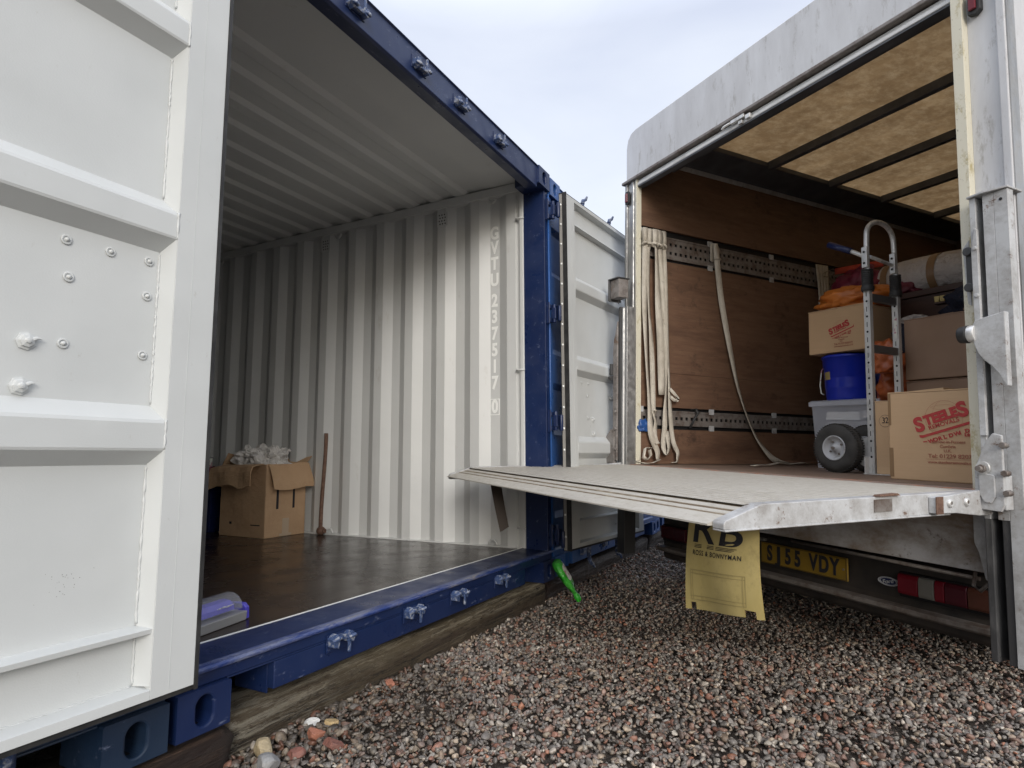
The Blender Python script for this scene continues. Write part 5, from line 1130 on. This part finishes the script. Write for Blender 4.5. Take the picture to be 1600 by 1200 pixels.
vcrumple('plastic_bag', 'bright orange plastic bag draped over the upper STEELES box', 'bag', (.70, 1.36, 1.10), (.52, .40, .19), 'orange', 4, amp=.34)
vcrumple('plastic_bag', 'burnt orange bag hanging behind the rails of the hand truck', 'bag', (1.085, 1.25, .40), (.26, .30, .36), 'orange2', 7, amp=.42, group='plastic bags in the load')
vcrumple('plastic_bag', 'orange carrier bag bulging beside the brown box behind the far rail', 'bag', (1.12, 1.02, .60), (.20, .12, .22), 'orange2', 9, amp=.5, group='plastic bags in the load')
vcrumple('cloth_bag', 'dark maroon bag lying on top of the load behind the orange bag', 'bag', (.49, 1.72, 1.2225), (.36, .28, .34), 'maroon', 12, amp=.34)
vcrumple('cloth_bag', 'small maroon bundle between the hand truck rails under the rolled mattress', 'bag', (.80, 1.72, 1.2225), (.24, .12, .13), 'maroon', 14, amp=.4)
def props():
    # dark furniture that carries the top of the load
    r = vthing('chest_of_drawers', 'dark brown chest carrying the wrapped mattress at the back of the load', 'chest', .42, 1.66, .0)
    b = MB(); b.box(0, 1.35, 0, .62, .0, 1.18); b.build('carcass', 'dbrown', r, .005)
    b = MB(); b.box(-.02, 1.37, -.03, .64, 1.1805, 1.222); b.build('top', 'dbrown', r, .005)
    for z in (.08, .46, .84):
        b = MB(); b.box(.03, 1.32, -.012, -.0005, z, z+.34); d = b.build('drawer', 'dbrown', r, .004)
        for x in (.35, 1.0):
            k = MB(); k.cyl((x, -.035, z+.17), (x, -.0125, z+.17), .014, 12); k.build('knob', 'rail', d)
    # stack behind the bucket
    r = vthing('storage_trunk', 'black trunk in shadow under the maroon bag', 'trunk', .40, 1.575, 1.2225)
    bpy.data.objects.remove(r)
    crumple('navy_bag', 'navy soft bag filling the gap above the plain brown box', 'bag', (1.50, 1.42, .925), (.52, .30, .24), 'navyf', 31, VW, amp=.3)
    crumple('navy_bag', 'second dark navy bag wedged behind the far hand truck rail', 'bag', (1.10, 1.38, .66), (.30, .30, .36), 'navyf', 33, VW, amp=.3)
    # blue dotted helmet-like pouch
    r = vthing('toiletry_bag', 'small dark blue pouch with two white dots beside the bucket', 'pouch', .97, 1.30, .555)
    o = crumple('pouch', '', '', (0, 0, 0), (.20, .16, .16), 'dbluep', 41, parent=r, amp=.12, sub=4)
    b = MB()
    for x, z in ((-.045, .115), (.03, .095)): b.lathe([(0, .010), (.008, .007), (.011, 0)], TR((x, -.080, z)) @ RX(R(70)), 12)
    b.build('press_stud', 'letter', r)
    r = vthing('scrubbing_brush', 'pale yellow bristle brush lying on the navy bag above the brown box', 'brush', 1.205, 1.36, 1.045, 8)
    b = MB(); b.box(0, .12, 0, .06, 0, .012); b.build('brush_back', 'dbrown', r, .004); b = MB()
    for i in range(4): b.prism([(.004+i*.030, .0125), (.028+i*.030, .0125), (.031+i*.030, .050), (.001+i*.030, .050)], .004, .056, 'y')
    b.build('bristles', 'flag', r, .004)
    crumple('white_pouch', 'small crumpled white packet lying on the brown box', 'packet', (1.17, 1.22, .925), (.17, .12, .05), 'cloth', 51, VW, amp=.3)
    crumple('paper_bag', 'small crumpled tan paper bag tucked on the brown box beside the van post', 'glove', (1.545, 1.17, .925), (.13, .10, .06), 'card2', 53, VW, amp=.35)  # unidentified tan object, shaped as a crumpled paper bag
    # wrapped mattress roll
    r = vthing('mattress_roll', 'rolled mattress wrapped in white cloth and bound with brown tape on top of the load', 'mattress', .62, 1.84, 1.2225)
    from mathutils import noise
    b = MB(); n, m = 26, 44; V = []; 
    def prof(u): return 1-.10*math.exp(-((u-.34)/.018)**2)-.10*math.exp(-((u-.80)/.018)**2)-.10*math.exp(-((u-.06)/.018)**2)+.10*math.sin(u*5+1.1)+.10*u
    def pt(i, j, ex=0):
        u = i/(m-1); a = 2*math.pi*j/n; rr = prof(u)*(1 if 0 < i < m-1 else .75)+ex; rr += .035*noise.noise(Vector((u*9, math.cos(a)*2, math.sin(a)*2)))+.02*noise.noise(Vector((u*26, math.cos(a)*5, math.sin(a)*5)))
        z = .140*rr*math.sin(a); z = max(z, -.125); return (u*1.15, .15*rr*math.cos(a), .127+z)
    for i in range(m): V += [pt(i, j) for j in range(n)]
    b.add(V, [(i*n+j, i*n+(j+1) % n, (i+1)*n+(j+1) % n, (i+1)*n+j) for i in range(m-1) for j in range(n)]+[tuple(range(n-1, -1, -1)), tuple((m-1)*n+j for j in range(n))], 0, True); b.build('wrapped_roll', 'cloth', r)
    for u in (.06, .34, .80):
        b = MB(); V = []
        for du in (-.022, .022):
            i = (u+du)*(m-1); V += [(lambda p: (p[0], p[1]*1.0, p[2]+.001))(pt(i, j, .025)) for j in range(n)]
        b.add(V, [(j, (j+1) % n, n+(j+1) % n, n+j) for j in range(n)], 0, True); b.build('tape', 'tape', r, fix=False)
    # red ratchet strap between the wall rail and the load
    b = MB(); b.ribbon([(.225, 1.80, 1.555), (.36, 1.80, 1.545), (.50, 1.80, 1.535), (.62, 1.80, 1.525)], (0, 0, .050), .003, 0); b.tube([(.02, 1.93, 1.605), (.12, 1.87, 1.600), (.215, 1.80, 1.580)], .003, 6, 1); b.tube([(.02, 1.93, 1.58), (.12, 1.87, 1.545), (.215, 1.80, 1.532)], .003, 6, 1)
    o = b.build('ratchet_strap', ['redweb', 'chrome'], M=VW); tag(o, 'red ratchet strap hooked to the wall rail above the load', 'strap')
props()
def straps():
    W = [('longest cream webbing strap of the bunch by the door edge, trailing onto the sill', [(.043, 1.670), (.044, 1.538), (.041, 1.123), (.063, .673), (.086, .377), (.095, .20), (.145, .098), (.135, .030)], .038, .032),
         ('narrow twisted webbing strap hanging second from the door edge with knotted end', [(.085, 1.670), (.078, 1.543), (.085, 1.128), (.101, .887), (.116, .677), (.129, .379), (.130, .33), (.145, .29), (.135, .20), (.142, .143)], .034, .026),
         ('widest doubled webbing strap hanging in the middle of the bunch', [(.129, 1.672), (.148, 1.554), (.157, 1.137), (.18, .833), (.191, .486)], .050, .036),
         ('webbing strap right of the doubled one, ending in a loose loop', [(.172, 1.678), (.185, 1.559), (.218, .989), (.243, .686), (.242, .534), (.223, .383), (.222, .25), (.205, .10), (.225, .06), (.245, .13), (.235, .23)], .034, .028),
         ('rightmost webbing strap of the bunch, reaching the van floor', [(.222, 1.680), (.222, 1.565), (.244, 1.07), (.268, .688), (.274, .385), (.290, .145), (.335, .086), (.320, .016), (.26, .012)], .030, .024)]
    for i, (lab, pts, w, x) in enumerate(W):
        b = MB(); path = []
        for k in range(len(pts)-1):
            n = 7
            for q in range(n): t = q/n; path.append(Vector((x+.004*math.sin(k*2+t*3+i)+(.03*max(0, 1-(pts[k][1])/.25) if pts[k][1] < .25 else 0), pts[k][0]*(1-t)+pts[k+1][0]*t, pts[k][1]*(1-t)+pts[k+1][1]*t)))
        path.append(Vector((x+(.03 if pts[-1][1] < .2 else 0), *pts[-1])))
        # smooth
        for _ in range(5): path = [path[0]]+[(path[j-1]+path[j]*2+path[j+1])/4 for j in range(1, len(path)-1)]+[path[-1]]
        wv = []
        for j, p in enumerate(path):
            tw = .5*math.sin(j*.21+i*1.7); wz = 0
            t = (path[min(j+1, len(path)-1)]-path[max(j-1, 0)]).normalized(); side = Vector((math.sin(tw), math.cos(tw), 0)); side = (side-t*side.dot(t))
            side = side.normalized() if side.length > .2 else Vector((1, 0, 0)); wv.append(tuple(side*w))
        b.ribbon([tuple(p) for p in path], wv, .0035)
        # hitch over the rail
        y0 = pts[0][0]; b.ribbon([(x-.012, y0, 1.60), (x-.006, y0, 1.665), (x+.006, y0, 1.672), (x+.010, y0, 1.60), (x+.004, y0+.002, 1.54)], (0, w, .004), .004)
        b.tube([(x+.010, y0-w*.62, 1.553+.006*i), (x+.022, y0, 1.562), (x+.010, y0+w*.62, 1.55), (x-.006, y0, 1.55), (x+.010, y0-w*.62, 1.553+.006*i)], .009, 8)
        if i == 0:
            b.ribbon([(x+.05, .135, .035), (x+.09, .04, .014), (x+.14, -.06, .012), (x+.08, -.095, .020), (x+.03, -.03, .026)], [(.03, 0, .004)]*5, .0035)
            b.ribbon([(x+.01, .10, .11), (x+.01, .04, .11), (x+.02, .02, .05), (x+.02, .05, .03), (x+.01, .09, .06), (x+.01, .08, .10)], (.012, .016, .012), .003)
        if i == 3: b.ribbon([(x+.01, .262, .53), (x+.012, .30, .50), (x+.016, .34, .455), (x+.014, .30, .452), (x+.010, .268, .475)], (.004, .008, .022), .003)
        if i == 1: b.tube([(x, .122, .385), (x+.012, .138, .372), (x+.004, .128, .355), (x-.004, .120, .372), (x+.006, .132, .380)], .009, 8)
        o = b.build('webbing_strap', 'web', M=VW); tag(o, lab, 'strap', 'cream webbing straps hanging from the wall rail')
    b = MB(); pts = [(.717, 1.668), (.727, 1.565), (.765, 1.242), (.847, .891), (.928, .573), (1.056, .287), (1.165, .127), (1.277, .030), (1.42, .010), (1.6, .008)]
    path = []
    for k in range(len(pts)-1):
        for q in range(6): t = q/6; path.append(Vector((.026+(.10*max(0, .3-pts[k][1])), pts[k][0]*(1-t)+pts[k+1][0]*t, pts[k][1]*(1-t)+pts[k+1][1]*t)))
    for _ in range(5): path = [path[0]]+[(path[j-1]+path[j]*2+path[j+1])/4 for j in range(1, len(path)-1)]+[path[-1]]
    wv = []
    for j in range(len(path)):
        t = (path[min(j+1, len(path)-1)]-path[max(j-1, 0)]).normalized(); tw = .5*math.sin(j*.16); s_ = Vector((math.sin(tw), math.cos(tw), 0)); s_ = s_-t*s_.dot(t); wv.append(tuple(s_.normalized()*.042))
    b.ribbon([tuple(p) for p in path], wv, .0035); b.ribbon([(.008, .70, 1.53), (.010, .70, 1.66), (.022, .715, 1.668), (.026, .742, 1.62), (.024, .735, 1.54)], (0, .040, 0), .004); b.tube([(.028, .70, 1.548), (.036, .73, 1.556), (.028, .762, 1.548)], .009, 8)
    fl = [(.10, 1.6, .010), (.16, 1.45, .022), (.20, 1.25, .010), (.26, 1.08, .024), (.32, .90, .010), (.37, .74, .012), (.44, .62, .010)]
    b.ribbon(fl, [(.03, .01, 0)]*7, .004)
    o = b.build('webbing_strap', 'web', M=VW); tag(o, 'single long webbing strap hanging alone across the middle of the plywood wall', 'strap', 'cream webbing straps hanging from the wall rail')
    b = MB()
    for k, (dy, zb) in enumerate(((0, 1.27), (.035, 1.05), (.07, 1.36), (.10, 1.34))):
        b.ribbon([(.022+.004*k, 1.855+dy, 1.675), (.030, 1.868+dy, 1.50), (.034+.003*k, 1.872+dy*.8, 1.40), (.03, 1.868+dy*.6, zb)], (.008, .028, 0), .004)
    b.tube([(.034, 1.96, 1.34), (.036, 1.945, 1.325), (.034, 1.93, 1.35)], .006, 6)
    o = b.build('webbing_strap', 'web', M=VW); tag(o, 'shadowed bunch of looped webbing strap hanging just above the upper STEELES box', 'strap', 'cream webbing straps hanging from the wall rail')
    b = MB(); b.ribbon([(.012, .478, .395), (.018, .515, .40), (.020, .54, .37), (.016, .51, .33), (.012, .47, .262)], (.012, .018, .006), .004); o = b.build('rubber_tie', 'rubber', M=VW); tag(o, 'black rubber tie hooked over the lower wall rail', 'tie')
    o = crumple('blue_tie', 'small crumpled blue rag stuffed by the lower rail near the door edge', 'rag', (.012, .055, .225), (.03, .10, .10), 'blue', 61, VW, amp=.4)
straps()
